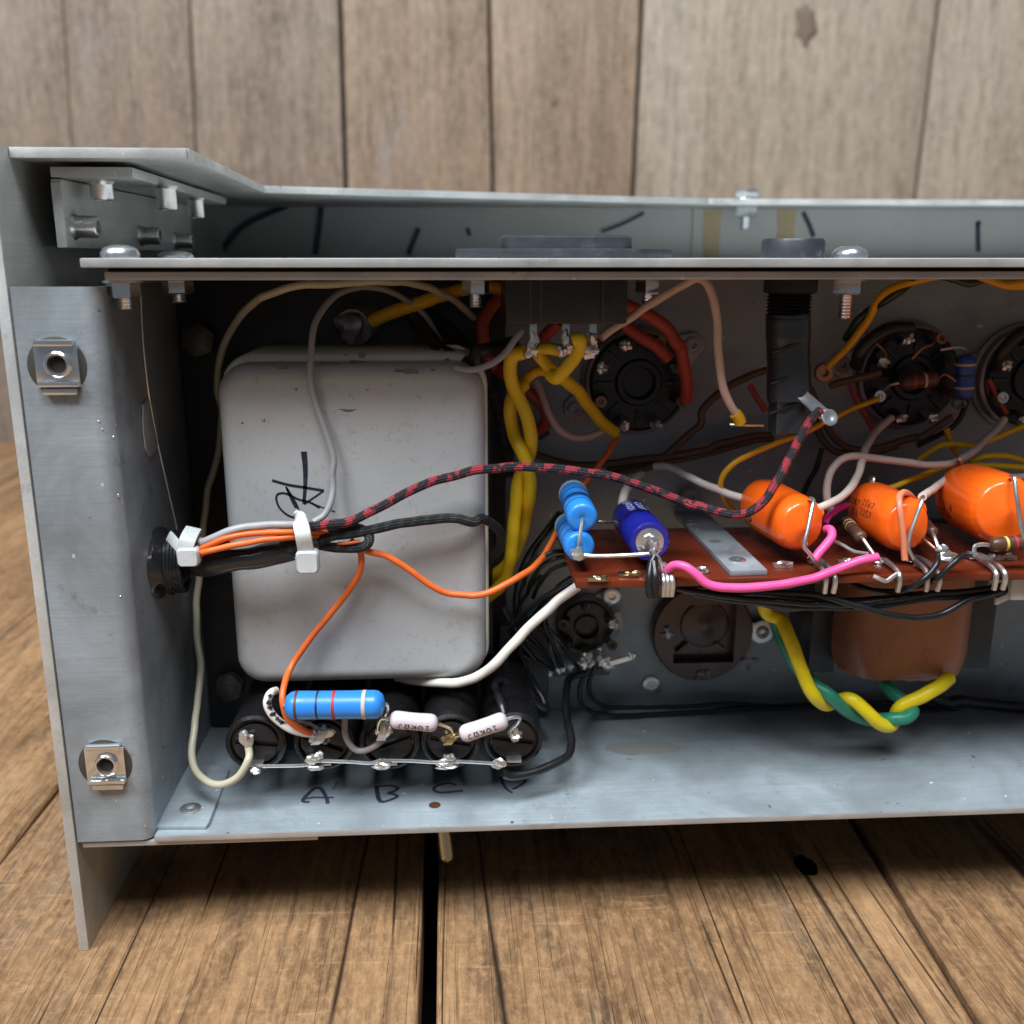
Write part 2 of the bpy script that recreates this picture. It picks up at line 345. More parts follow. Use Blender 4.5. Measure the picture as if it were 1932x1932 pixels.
def wood(name, axis, lo, mid, hi, grey, scale=1., crack=1., bmp=.6, saw=.0, ring=.6, lines=.0):
    m, nt, bs = newmat(name)
    def st(k): 
        q = [1, 1, 1]; q[axis] = k; return coords(nt, tuple(q))
    v, vv, vc, vr, v5 = st(.10), coords(nt), st(.028), st(.25), st(.5)
    big = noise_n(nt, v, 34*scale, 5, .62, .5); fi = noise_n(nt, v, 420*scale, 6, .72, .15); ck = noise_n(nt, vc, 55*scale, 2, .45, .25); pat = noise_n(nt, vv, 18*scale, 5, .62); rough_ = noise_n(nt, v5, 520*scale, 6, .75)
    gl = noise_n(nt, v, 130*scale, 4, .65, .6)
    c = mix(nt, ramp(nt, big, [(.30, 0.), (.68, 1.)]), lo, hi)
    c = mix(nt, ramp(nt, pat, [(.36, 0.), (.66, .7)]), c, mid)
    c = mix(nt, ramp(nt, noise_n(nt, st(.3), 16*scale, 6, .68, .6), [(.50, 0.), (.68, .5)]), c, tuple(x*.75 for x in lo))
    c = mix(nt, ramp(nt, gl, [(.50, 0.), (.64, ring)]), c, tuple(x*.55 for x in lo))
    c = mix(nt, ramp(nt, noise_n(nt, vr, 42*scale, 6, .7), [(.54, 0.), (.68, .75)]), c, grey)
    c = mix(nt, ramp(nt, fi, [(.46, .0), (.68, .65)]), c, tuple(x*.38 for x in lo))
    c = mix(nt, ramp(nt, rough_, [(.45, .0), (.75, .55)]), c, tuple(min(1, x*1.4) for x in hi))
    c = mix(nt, ramp(nt, noise_n(nt, v5, 170*scale, 7, .75), [(.60, .0), (.72, .55)]), c, tuple(x*.42 for x in lo))
    h = mix(nt, .5, fi, rough_)
    if saw:
        q = [.12, .12, .12]; q[axis] = 1.; vs_ = coords(nt, tuple(q)); sw_ = noise_n(nt, vs_, 260*scale, 4, .7, .4)
        c = mix(nt, ramp(nt, sw_, [(.60, 0.), (.70, saw)]), c, tuple(min(1, x*1.5) for x in hi)); h = mix(nt, .25, h, sw_)
    ln = noise_n(nt, st(.018), 420*scale, 3, .6, .1)
    lm = ramp(nt, noise_n(nt, vr, 60*scale, 3, .6), [(.46, 0.), (.66, lines)])
    c = mix(nt, mix(nt, 1., ramp(nt, ln, [(.565, 0.), (.60, 1.)]), lm, 'MULTIPLY'), c, tuple(x*.22 for x in lo)); h = mix(nt, ramp(nt, ln, [(.56, 0.), (.60, .7)]), h, (0, 0, 0))
    c = mix(nt, ramp(nt, noise_n(nt, st(.045), 300*scale, 4, .65, .2), [(.58, 0.), (.66, .4*lines)]), c, tuple(min(1, x*1.5) for x in hi))
    cr = ramp(nt, ck, [(.490, 0.), (.4990, 1.), (.5010, 1.), (.510, 0.)])
    msk = ramp(nt, noise_n(nt, vr, 20*scale, 2), [(.53, 0.), (.57, crack)])
    crk = mix(nt, 1., cr, msk, 'MULTIPLY')
    c = mix(nt, crk, c, (.012, .007, .004))
    nt.links.new(c, bs.inputs['Base Color']); bs.inputs['Roughness'].default_value = .58; bs.inputs['Specular IOR Level'].default_value = .4
    h2 = mix(nt, crk, h, (0, 0, 0)); bump(nt, bs, h2, bmp, .0009); return m
wood('wood_table', 1, (.15, .078, .036), (.31, .175, .084), (.41, .245, .123), (.20, .143, .098), saw=.35, bmp=1.0, ring=.5, lines=.35)
wood('wood_wall_grey', 2, (.165, .112, .078), (.25, .19, .145), (.30, .235, .185), (.235, .205, .18), .45, .2, .3, ring=.35)
wood('wood_wall_brown', 2, (.18, .115, .073), (.285, .205, .14), (.34, .255, .185), (.25, .22, .195), .45, .2, .3, ring=.35)
wood('wood_wall_pale', 2, (.26, .205, .15), (.36, .30, .235), (.40, .34, .27), (.31, .28, .24), .45, .2, .3, ring=.3)
simple('knot_wood', (.17, .125, .09), .8, 0, .35, 60, bmp=0)
simple('gap_shade', (.012, .008, .006), .9, 0, .3, 60, bmp=0)  # near-black colour painting the shade inside gaps and holes
# ------------------------------------------------------------------ the setting: table planks and backdrop boards
YW = 690.0                         # backdrop distance
table = thing('table_top', (0, 200, 0), kind='structure')
def plank_table(edges, mat, hole=None, dz=0):
    """edges: X at Y=-160 and X at Y=YW for the left and the right side"""
    (a0, a1), (b0, b1) = edges; n = 34; mb = MB(); y0, y1 = -420, YW-1; L = []; Rr = []
    sd = random.uniform(0, 99)
    for i in range(n+1):
        t = i/n; y = y0+(y1-y0)*t
        w = lambda k: noise.noise(Vector((sd+k, y*.03, 0)))*1.0+noise.noise(Vector((sd+k, y*.15, 5)))*.25
        L.append(Vector((a0+(a1-a0)*t+w(1), y, dz))); Rr.append(Vector((b0+(b1-b0)*t+w(7), y, dz)))
    for i in range(n):
        p = [L[i], Rr[i], Rr[i+1], L[i+1]]; d = Vector((0, 0, -16))
        b = len(mb.v); mb.v += p+[q+d for q in p]
        mb.f += [[b, b+1, b+2, b+3], [b, b+3, b+7, b+4], [b+1, b+5, b+6, b+2]]; mb.uv += [None]*3
    b0_ = len(mb.v)
    o = mb.build('plank', mat, table, base=Vector(((a0+b0)/2, 200, -16)))
    bm = bmesh.new(); bm.from_mesh(o.data); bmesh.ops.remove_doubles(bm, verts=bm.verts, dist=1e-6)
    es = [e for e in bm.edges if len(e.link_faces) == 2 and e.calc_face_angle(0) > rad(60)]
    bmesh.ops.bevel(bm, geom=es, offset=.0011, segments=2, profile=.5, affect='EDGES')
    bm.to_mesh(o.data); bm.free()
    return o
xg = lambda p, q: (p[0]+(p[0]-q[0])/(p[1]-q[1])*(-420-p[1]), p[0]+(p[0]-q[0])/(p[1]-q[1])*(YW-p[1]))
g_far = (-330, -331)
gl = xg(atz(0, 1624, 0), atz(119, 1471, 0)); gm_l = (-9.2, -10.8); gm_r = (-5.6, -6.2)
gr = xg(atz(1606, 1540, 0), atz(1850, 1932, 0))
e = lambda t, d: (t[0]+d, t[1]+d)
plank_table((e(g_far, -150), e(g_far, -.5)), 'wood_table')
plank_table((e(g_far, .5), e(gl, -.8)), 'wood_table', dz=-.6)
plank_table((e(gl, .8), gm_l), 'wood_table')
pk = plank_table((gm_r, e(gr, -.8)), 'wood_table', dz=-.4)
plank_table((e(gr, .8), e(gr, 130)), 'wood_table', dz=.0)
plank_table((e(gr, 131), e(gr, 300)), 'wood_table', dz=-.5)
plank_table((e(gr, 301), e(gr, 480)), 'wood_table')
plank_table((e(gr, 481), e(gr, 700)), 'wood_table', dz=-.4)
plank_table((e(gr, 701), e(gr, 960)), 'wood_table')
MB().box((-520, -420, -62), (1060, YW, -58)).build('gap_shade_sheet', 'gap_shade', table)  # near-black sheet below the planks paints their gaps as deep shade
# a knot hole gone right through the plank
c = atz(1520, 1630, 0); cut = MB(); poly = []
for i in range(14):
    a = 2*math.pi*i/14; r = 1+.22*noise.noise(Vector((math.cos(a)*2, math.sin(a)*2, 3)))
    poly.append(Vector((c.x+math.cos(a)*2.9*r, c.y+math.sin(a)*4.6*r, -30)))
cut.prism(poly, (0, 0, 60)); cme = cut.mesh('cut', Vector((0, 0, 0))); co = bpy.data.objects.new('cut', cme); coll.objects.link(co)
md = pk.modifiers.new('hole', 'BOOLEAN'); md.object = co; md.operation = 'DIFFERENCE'; md.solver = 'EXACT'
bpy.context.view_layer.update()
dg = bpy.context.evaluated_depsgraph_get(); me2 = bpy.data.meshes.new_from_object(pk.evaluated_get(dg)); pk.modifiers.clear()
if len(me2.polygons) > 20: pk.data = me2
bpy.data.objects.remove(co)
wall = thing('backdrop_wall', (0, YW, 0), kind='structure')
cuts = [(-560, -560), ] + [tuple(at(a, yy, YW).x for yy in (0, 360)) for a in ()]
def wx(xa, xb): 
    p, q = at(xa, 0, YW), at(xb, 360, YW); k = (q.x-p.x)/(q.z-p.z); return (p.x+k*(-20-p.z), p.x+k*(520-p.z))
bl = [(-640, -640), (-520, -520), wx(118, 140), wx(357, 372), wx(641, 652), wx(923, 930), wx(1212, 1195), wx(1773, 1730), (560, 566), (800, 805), (1040, 1045), (1300, 1300)]
wm = ['wood_wall_brown', 'wood_wall_grey', 'wood_wall_grey', 'wood_wall_grey', 'wood_wall_brown', 'wood_wall_brown', 'wood_wall_pale', 'wood_wall_pale', 'wood_wall_grey', 'wood_wall_brown', 'wood_wall_grey']
gap = [1.5, 1.0, .6, 1.2, 3.4, 3.0, 3.8, 3.8, 3, 3, 3, 3]
for i in range(len(bl)-1):
    a, b = bl[i], bl[i+1]; mb = MB(); dy = random.uniform(0, 3); g0, g1 = gap[i], gap[i+1]
    mb.prism([(a[0]+g0/2, YW+dy, -18), (b[0]-g1/2, YW+dy, -18), (b[1]-g1/2, YW+dy, 520), (a[1]+g0/2, YW+dy, 520)], (0, 18, 0))
    mb.build('board', wm[i], wall, bevel=1.4, base=Vector(((a[0]+b[0])/2, YW, -18)))
MB().box((-640, YW+20, -20), (1300, YW+24, 520)).build('wall_backing', 'gap_shade', wall)
for (kx, ky, rx, rz, bi) in ((1520, 45, 9, 15, 6), (1632*.64, 190, 4, 6, 5)):
    k = at(kx, ky, YW-.5); mb = MB(); mb.ball((k.x, YW+1.2, k.z), (rx, 2.2, rz), .35, 18, 10); mb.build('knot', 'knot_wood', wall)

# ------------------------------------------------------------------ aluminium outer frame (end plate, top flange, rear panel, corner angle)
XW = -70.0                          # inner face of the chassis end wall
ZB = ZT-127.9                       # chassis floor
frame = tag(thing('outer_frame', (-88, 90, 0)), 'bare aluminium outer frame with tall end plate and top flange round the chassis', 'frame')
MB().box((-89.8, 0, 0), (-87.5, 215, ZT+22.0)).build('end_plate', 'aluminium', frame, bevel=.25)
MB().box((-89.75, -.35, .05), (-87.55, -.02, ZT+21.95)).build('cut_edge', 'aluminium_edge', frame, bevel=.12)
zf = ZT+19.6
plan = [(-87.45, 8), (-52.6, 8), (-56.5, 112), (94, 168), (360, 171), (360, 194), (-87.45, 194)]
tf = MB().prism([(x, y, zf) for x, y in plan], (0, 0, 2.1)).build('top_flange', 'aluminium', frame, bevel=.22)
ed = MB()
for (a, b) in zip(plan[:4], plan[1:5]):
    a3, b3 = Vector((*a, zf+1.05)), Vector((*b, zf+1.05)); d = (b3-a3).normalized(); n = Vector((d.y, -d.x, 0))
    MB().obox((a3+b3)/2+n*.17, d, n, Vector((0, 0, 1)), (b3-a3).length-.3, .3, 2.0).build('cut_edge', 'aluminium_edge', frame, bevel=.1)
MB().box((-87.4, 194.1, 0), (360, 196, zf+2.0)).build('rear_panel', 'rear_aluminium', frame, bevel=.2)
MB().box((94.8, 193.2, 60), (360, 194.0, zf-.1)).build('rear_overlay', 'rear_aluminium', frame, bevel=.1)
# pen strokes and rust runs on the rear panel
for k, (pts, w) in enumerate((([(543,388),(500,405),(455,430),(412,480)], 2.2), ([(607,378),(603,420),(595,480)], 2.2), ([(790,430),(780,455),(770,480)], 2.0),
          ([(1215,402),(1180,420),(1135,437)], 1.2), ([(1515,400),(1527,425),(1535,447)], 1.8), ([(1845,418),(1845,440),(1846,475)], 1.8), ([(882,430),(886,445)],1.5), ([(1842,425),(1850,418)],1.5))):
    MB().ribbon([at(x, y, 193.0) for x, y in pts], w, (0, -1, 0), lift=.05).build('pen_mark', 'ink_blue', frame)
for (x0, x1) in ((1318, 1372), (1462, 1508)):
    MB().ribbon([at((x0+x1)/2, 396, 193.0), at((x0+x1)/2-2, 430, 193.0), at((x0+x1)/2-4, 486, 193.0)], lambda t: 7.5-1.5*t+noise.noise(Vector((t*5, x0, 0)))*1.5, (0, -1, 0), lift=.03, thick=.03).build('rust_run', 'rust', frame)
# corner angle with rivet-nut studs
c0 = at(92, 312, 14); zt_ = c0.z; xb = c0.x; zlow = at(106, 468, 14).z; xr = at(250, 321, 14).x; q = atz(447, 377, zt_)
ang = MB()
ang.prism([(xb, 14, zlow), (xb, 118, zlow), (xb, 118, zt_-2.6), (xb, 14, zt_-2.6)], (2.1, 0, 0))
br = ang.build('corner_angle', 'aluminium', frame, bevel=.3)
MB().prism([(xb, 14, zt_-2.4), (xr, 14, zt_-2.4), (q.x, 118, zt_-2.4), (xb, 118, zt_-2.4)], (0, 0, 2.2)).build('leaf', 'aluminium', br, bevel=.5)
MB().obox(((xb+xr)/2, 13.85, zt_-1.3), Vector((1,0,0)), Vector((0,1,0)), Vector((0,0,1)), xr-xb-.6, .3, 2.0).build('cut_edge', 'aluminium_edge', br, bevel=.1)
MB().obox((xb+1.05, 13.85, (zlow+zt_)/2-1.6), Vector((1,0,0)), Vector((0,1,0)), Vector((0,0,1)), 2.0, .3, zt_-zlow-3.4).build('cut_edge', 'aluminium_edge', br, bevel=.1)
def stud(o, a, L, r, par):
    MB().lathe(o, a, [(0, r+.5), (.6, r+.1), (.8, r), (L-.4, r), (L, r-.3), (L, r*.6), (L-1.5, r*.55), (L-1.5, 0)], 24).build('rivet_nut', 'tin', par)
for (x, y, r) in ((194, 378, 2.4), (316, 396, 2.3), (371, 411, 2.2)):
    p = atz(x, y, zt_-2.4-5.2)
    if p.y < 22: p = at(x, y, 24)
    stud((p.x, p.y, zt_-2.4), (0, 0, -1), zt_-2.4-p.z, r, br)
for (x, y, r) in ((186, 428, 2.3), (303, 445, 2.2), (364, 455, 2.1)):
    p = atx(x, y, xb+2.1+5.0); stud((xb+2.1, p.y, p.z), (1, 0, 0), 5.0, r, br)
# hex bolt through the rear flange
def hexprof(mb, o, a, r, h, up=None): 
    return mb.lathe(o, a, [(0, r*.97), (.25, r), (h-.35, r), (h, r*.86), (h, 0)], 6, up)
def threads(mb, o, a, r, L, pitch=.7, n=16):
    prof = [(0, r)]; t = 0
    while t < L: prof += [(t+pitch*.5, r*.86), (min(L, t+pitch), r)]; t += pitch
    prof.append((L+.2, r*.7)); prof.append((L+.2, 0)); return mb.lathe(o, a, prof, n)
bp = at(1409, 373, 180)
bt = tag(thing('flange_bolt', (bp.x, 180, zf+2.1)), 'bright hex bolt with nut through the rear top flange', 'bolt')
mb = MB(); mb.lathe((bp.x, 180, zf+2.15), (0, 0, 1), [(0, 6.2), (.7, 6.0), (1.0, 4.6), (1.0, 0)], 28); mb.build('washer_face', 'zinc', bt)
hexprof(MB(), (bp.x, 180, zf+3.0), (0, 0, 1), 4.6, 3.2, (.3, 1, 0)).build('head', 'zinc', bt)
hexprof(MB(), (bp.x, 180, zf-.05), (0, 0, -1), 4.3, 3.9, (.2, 1, 0)).build('nut', 'zinc', bt)
threads(MB(), (bp.x, 180, zf-3.9), (0, 0, -1), 2.0, 4.5).build('shank', 'zinc', bt)

# ------------------------------------------------------------------ steel chassis
ch = tag(thing('amplifier_chassis', (0, 30, ZB)), 'open grey steel amplifier chassis standing on its long edge', 'chassis')
XR = 360
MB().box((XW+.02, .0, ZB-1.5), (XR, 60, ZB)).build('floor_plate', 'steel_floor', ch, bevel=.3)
MB().box((XW+.1, -.25, ZB-1.45), (XR, -.01, ZB-.1)).build('front_edge', 'plate_edge', ch, bevel=.1)
MB().box((-86.5, .6, ZB-2.9), (-33, 26, ZB-1.55)).build('lower_lip', 'plate_edge', ch, bevel=.25)
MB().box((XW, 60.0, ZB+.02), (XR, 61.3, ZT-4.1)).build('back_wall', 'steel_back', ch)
fl = MB(); pa = [(-87.2, 0), (-73.2, 0)]
for i in range(9):
    a = math.pi/2*i/8; pa.append((-73.2+math.sin(a)*3.2, 3.2-math.cos(a)*3.2))
pa += [(XW, 20), (XW, 40), (XW, 59.9)]
pb = [(-87.2, 1.3), (-73.2, 1.3)]
for i in range(9):
    a = math.pi/2*i/8; pb.append((-73.2+math.sin(a)*1.9, 3.2-math.cos(a)*1.9))
pb += [(XW-1.3, 20), (XW-1.3, 40), (XW-1.3, 59.9)]
poly = [(x, y, ZB-1.0) for x, y in pa]+[(x, y, ZB-1.0) for x, y in pb[::-1]]
nn = len(pa); z1 = ZT-5.2
vs_ = [Vector((x, y, z)) for z in (ZB-1.0, ZT-60, z1) for x, y in pa+pb[::-1]]
m2 = 2*nn; fs_ = []
for k in range(2):
    for i in range(m2): fs_.append((k*m2+i, k*m2+(i+1) % m2, (k+1)*m2+(i+1) % m2, (k+1)*m2+i))
for base_ in (0, 2*m2):
    for i in range(nn-1): fs_.append((base_+i, base_+i+1, base_+m2-2-i, base_+m2-1-i))
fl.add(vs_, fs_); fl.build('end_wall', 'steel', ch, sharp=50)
MB().box((-72.6, -1.2, ZT-1.5), (XR, 192.5, ZT+.3)).build('top_plate', 'bounce_deck', ch, bevel=.3)  # extended back, out of view, to bounce light onto rear panel and flange
MB().box((-72.55, -1.5, ZT-1.42), (XR, -1.22, ZT+.24)).build('plate_edge', 'plate_edge', ch, bevel=.1)
MB().box((-69.2, 1.6, ZT-4.0), (XR, 59.9, ZT-2.35)).build('top_lip', 'plate_edge', ch, bevel=.3)
MB().box((-69.0, 3.5, ZT-2.34), (XR, 59.9, ZT-1.51)).build('lip_gap_shade', 'gap_shade', ch)  # near-black fill painting the shaded gap between plate and lip
# tab folded onto the floor, with its rivet
tabp = [atz(*zz('C', *p), ZB) for p in ((1100, 1812), (1470, 1812), (1492, 1785), (1640, 1400), (1345, 1330))]
MB().prism([(p.x, p.y, ZB+.05) for p in tabp], (0, 0, .9)).build('corner_tab', 'steel_floor', ch, bevel=.25)
def eyelet(c, n, r, par, mat='tin', name='rivet', h=.7):
    return MB().lathe(c, n, [(0, r), (h*.6, r), (h, r*.78), (h*.95, r*.45), (-.4*h, r*.40), (-.4*h, 0)], 22).build(name, mat, par)
p = atz(*zz('C', 1360, 1690), ZB); eyelet((p.x, p.y, ZB+.9), (0, 0, 1), 2.4, ch)
# thin seam strip and slot on the end wall
sp = [atx(*zz('A', 1000, 1230), XW+.3), atx(*zz('A', 1015, 1530), XW+.3)]+[atx(*zz('B', x, y), XW+.3) for x, y in ((1022, 60), (1060, 400), (1118, 720), (1180, 1000), (1262, 1360))]
MB().tube(sp, .28, 6).build('seam', 'tin', ch)
sl = [atx(*zz('B', x, y), XW+.1) for x, y in ((1012,470),(1040,428),(1075,440),(1110,540),(1122,650),(1122,740),(1105,800),(1060,845),(1030,790),(1012,640))]
MB().prism(sl, (.35, 0, 0)).build('slot_cover', 'aluminium_edge', ch, bevel=.15)
# the marker letters A B C D on the floor
def fz(*pts): return [atz(*zz('F', x, y), ZB) for x, y in pts]
def gz(*pts): return [atz(*zz('G', x, y), ZB) for x, y in pts]
def stroke(name, pts, w, mat='ink_blue', par=None): return MB().ribbon(pts, w, (0, 0, 1), lift=.05, thick=.03).build(name, mat, par or ch)
A = stroke('marker_letter', fz((1010,1350),(955,1345),(950,1325),(1000,1270),(1060,1220),(1110,1215),(1140,1250),(1175,1320),(1185,1365)), .95)
stroke('stroke', fz((960,1320),(1060,1305),(1150,1308),(1240,1305)), .75, par=A); stroke('stroke', fz((1230,1230),(1280,1160)), .2, par=A)
Bm = stroke('marker_letter', fz((1650,1200),(1655,1260),(1675,1330),(1700,1352)), 1.1)
stroke('stroke', fz((1640,1205),(1720,1195),(1800,1195),(1850,1215),(1830,1240),(1760,1262)), .85, par=Bm); stroke('stroke', fz((1750,1262),(1810,1275),(1845,1295),(1790,1325),(1700,1352)), .95, par=Bm)
stroke('marker_letter', gz((795,1190),(740,1170),(660,1180),(590,1210),(590,1240),(640,1258),(720,1255),(860,1240)), .9)
Dm = stroke('marker_letter', gz((1225,1100),(1235,1160),(1270,1220),(1330,1262)), .7); stroke('stroke', gz((1330,1228),(1380,1205),(1430,1175),(1465,1140)), .8, par=Dm)
# drilled hole, scratches and the brown stain
p = atz(*zz('G', 592, 1378), ZB)
MB().lathe((p.x, p.y, ZB+.02), (0, 0, 1), [(0, 1.45), (.1, 1.4), (.1, 1.2), (-.8, 1.15), (-.8, 0)], 20).build('drilled_hole', 'brown_body', ch)
stroke('scratch', gz((1830,1520),(1850,1470),(1890,1410),(1932,1395)), .3, 'aluminium_edge'); 
stroke('scratch', [atz(*zz('N', x, y), ZB) for x, y in ((480,1920),(540,1885),(610,1862))], .25, 'aluminium_edge')
sp = MB(); pts = []
c = atz(*zz('N', 800, 1545), ZB)
for i in range(28):
    a = 2*math.pi*i/28; r = 1+.35*noise.noise(Vector((math.cos(a)*1.7, math.sin(a)*1.7, 8.2)))
    pts.append((c.x+math.cos(a)*11*r, c.y+math.sin(a)*3.2*r, ZB+.03))
sp.prism(pts, (0, 0, .04)).build('oil_stain', 'grime', ch)
# cage nuts in the flange
def cage_nut(cx, cy, lab):
    c = at(cx, cy, 0); o = tag(thing('cage_nut', (c.x, 0, c.z)), lab, 'nut', 'cage nuts clipped in the end flange')
    X, Yv, Zv = Vector((1,0,0)), Vector((0,1,0)), Vector((0,0,1))
    MB().lathe((c.x, -.05, c.z), (0, -1, 0), [(0, 5.9), (.06, 5.8), (.06, 0)], 30).build('hole', 'dull_bolt', o)
    MB().obox((c.x+.2, -.45, c.z), X, Yv, Zv, 8.6, .6, 8.4).build('plate', 'chrome', o, bevel=.15)
    MB().obox((c.x+.2, -1.0, c.z+4.6), X, Yv, Zv, 7.6, 1.6, 1.3).build('lip', 'chrome', o, bevel=.4)
    MB().obox((c.x+.4, -1.1, c.z-3.6), X, Yv, Zv, 8.2, 1.9, 1.1).build('lip', 'chrome', o, bevel=.35)
    MB().obox((c.x+.4, -.9, c.z-5.1), X, Yv, Zv, 6.8, 1.2, 1.4).build('lip', 'chrome', o, bevel=.4)
    MB().lathe((c.x+.6, -.7, c.z+.4), (0, -1, 0), [(0, 2.7), (1.0, 2.6), (1.25, 2.3), (1.2, 1.9), (.2, 1.75), (.2, 0)], 26).build('collar', 'chrome', o)
    MB().lathe((c.x+.6, -.95, c.z+.4), (0, -1, 0), [(0, 1.7), (.05, 1.7), (.05, 0)], 20).build('thread_hole', 'gap_shade', o)
cage_nut(108, 690, 'upper of the two bright cage nuts clipped in the end flange')
cage_nut(199, 1441, 'lower of the two bright cage nuts clipped in the end flange')
# nicks on the bend
for (z, x, y, s) in (('B',705,590,.7),('B',727,648,.5),('B',790,710,.75),('B',798,632,.45),('B',826,1128,1.1),('B',848,1185,.5),('B',640,1270,.35),('C',855,150,.5),('C',780,415,.5),('C',1035,1795,.9)):
    p = P(z, x, y, .0); yy = -.03 if p.x < -73.2 else 3.2-math.sqrt(max(0, 3.2**2-(p.x+73.2)**2))-.03
    MB().ball((p.x, yy, p.z), (s*.42, .1, s*.38), .4, 8, 6).build('nick', 'solder' if s < .9 else 'tin', ch)
# screws on the top plate
def pan_screw(px, Y, lab, r=3.9, nut=False, head=2.6, grp='pan head screws in the top plate'):
    c = at(px, 492, Y); o = tag(thing('pan_head_screw', (c.x, Y, ZT+.35)), lab, 'screw', grp)
    MB().lathe((c.x, Y, ZT+.36), (0, 0, 1), [(t*head/2.6, q) for t, q in ((0, r), (.9, r), (1.9, r*.85), (2.5, r*.5), (2.6, r*.4), (1.7, r*.34), (1.7, 0))], 30).build('head', 'zinc', o)
    if nut:
        MB().lathe((c.x, Y, ZT-4.05), (0, 0, -1), [(0, r*1.0), (.5, r*1.05), (.7, r*.8), (.7, 0)], 24).build('washer', 'zinc', o)
        hexprof(MB(), (c.x, Y, ZT-4.7), (0, 0, -1), r*.86, 2.9, (.4, 1, 0)).build('nut', 'zinc', o)
        threads(MB(), (c.x, Y, ZT-7.4), (0, 0, -1), r*.42, nut).build('shank', 'zinc', o)
    return o
pan_screw(228, 7, 'leftmost silver pan head screw on the top plate, over the end flange', nut=2.5)
pan_screw(332, 30, 'low silver pan head screw behind the leftmost one on the top plate', 4.0, nut=2.0, head=1.6)
pan_screw(897, 25, 'zinc screw with nut at the left ear of the mains inlet', 3.6, nut=3, head=.6)
pan_screw(1225, 25, 'zinc screw with nut at the right ear of the mains inlet', 3.6, nut=3, head=.6)
pan_screw(1602, 18, 'big zinc pan head screw with nut right of the fuse holder', 3.9, nut=5.5)
# odds and ends under the floor plate
p = at(826, 1575, 33)
ts = tag(thing('toggle_switch', (p.x, 33, ZB-1.5)), 'metal bat toggle lever poking down under the chassis floor', 'switch')
MB().lathe((p.x, 33, ZB-1.55), (0, 0, -1), [(0, 3.4), (2.2, 3.4), (2.2, 2.6), (5, 2.6), (5, 0)], 20).build('bushing', 'dull_bolt', ts)
q = at(843, 1617, 26)
MB().tube([(p.x, 33, ZB-4), ((p.x*2+q.x)/3, 30.6, (ZB-4)*.66+q.z*.34), (q.x, 26, q.z)], lambda t: 1.5+.7*t, 16, 5).build('lever', 'brass', ts)
MB().ball(q, 2.2).build('lever_tip', 'brass', ts)
p = at(998, 1580, 42)
solo(MB().lathe((p.x, 42, ZB-1.55), (0, 0, -1), [(0, 6.5), (7.5, 6.3), (8.3, 5.4), (8.3, 3), (6, 2.8), (6, 0)], 28), 'jack_socket', 'plastic_black', 'black round jack under the chassis floor right of the toggle lever', 'jack')
p = at(1270, 1570, 40); solo(MB().loft((p.x, 40, ZB-1.55), Vector((1,0,0)), Vector((0,1,0)), Vector((0,0,-1)), [(0, 4.6, 3, .5), (7.5, 4.4, 3, .5), (8.2, 4, 2.6, .5)]), 'control_knob', 'saddle', 'small square grey knob under the chassis floor', 'knob')
p = at(1555, 1562, 45); solo(MB().lathe((p.x, 45, ZB-1.55), (0, 0, -1), [(0, 4), (2, 4), (2, 2.9), (7, 2.8), (7.4, 2.2), (7.4, 0)], 24), 'jack_bushing', 'dull_bolt', 'dull metal bushing under the chassis floor at the right', 'bushing')
# ------------------------------------------------------------------ transformer can
EX, EY, EZ = Vector((1,0,0)), Vector((0,1,0)), Vector((0,0,1))
a = at(412, 690, 20); b = at(917, 1284, 22); ar = at(908, 690, 20); bl_ = at(452, 1240, 20)
cx = (-53.6+7.2)/2; cz = (at(650, 688, 20).z+at(650, 1286, 22).z)/2; hw = (7.2+53.6)/2; hh = (at(650, 688, 20).z-at(650, 1286, 22).z)/2
can = tag(thing('transformer', (cx, 40, cz-hh)), 'large light grey painted transformer can filling the left of the chassis', 'transformer')
secs = [(0, hw+.1, hh+.1, 7)]
R = 4.0
for i in range(9):
    an = math.pi/2*i/8; secs.append((34.0+math.sin(an)*R, hw-R+math.cos(an)*R, hh-R+math.cos(an)*R, 7.0-(1-math.cos(an))*2.5))
shell = MB().loft((cx, 58, cz), EX, EZ, Vector((0,-1,0)), secs, 8).build('can', 'can_paint', can, sharp=60)
YC = 58-34.0-R
MB().box((XW+.6, 53.5, ZB+.4), (cx+hw+6.5, 56.0, ZT-5)).build('mounting_plate', 'black_paint', can, bevel=.4)
MB().box((cx-hw-4.0, 44, cz-hh-3), (cx+hw+2.5, 53.4, cz+hh-3)).build('core', 'black_paint', can, bevel=.6)
MB().loft((cx+.2, 56, cz), EX, EZ, Vector((0,-1,0)), [(0, hw+.7, hh+1.7, 7.5), (26.0, hw+.7, hh+1.7, 7.5), (27.0, hw+.5, hh+1.1, 7.2), (27.3, hw+.2, hh+.5, 7.2)], 8).build('sleeve', 'lit_cream_lip', can)  # cream shell; its raised colour paints the lit top strip
def hexbolt(px, py, Y, r, h, mat, par, nm='bolt'):
    c = at(px, py, Y); o = hexprof(MB(), c, (0, -1, 0), r, h, (.2, 0, 1)).build(nm, mat, par)
    MB().lathe(c+Vector((0,-h,0)), (0, -1, 0), [(0, r*.62), (.3, r*.5), (.3, 0)], 20).build('dome', mat, o); return o
hexbolt(378, 640, 52.5, 4.4, 3.5, 'dull_bolt', can); hexbolt(436, 1291, 52.5, 4.0, 3.5, 'dull_bolt', can)
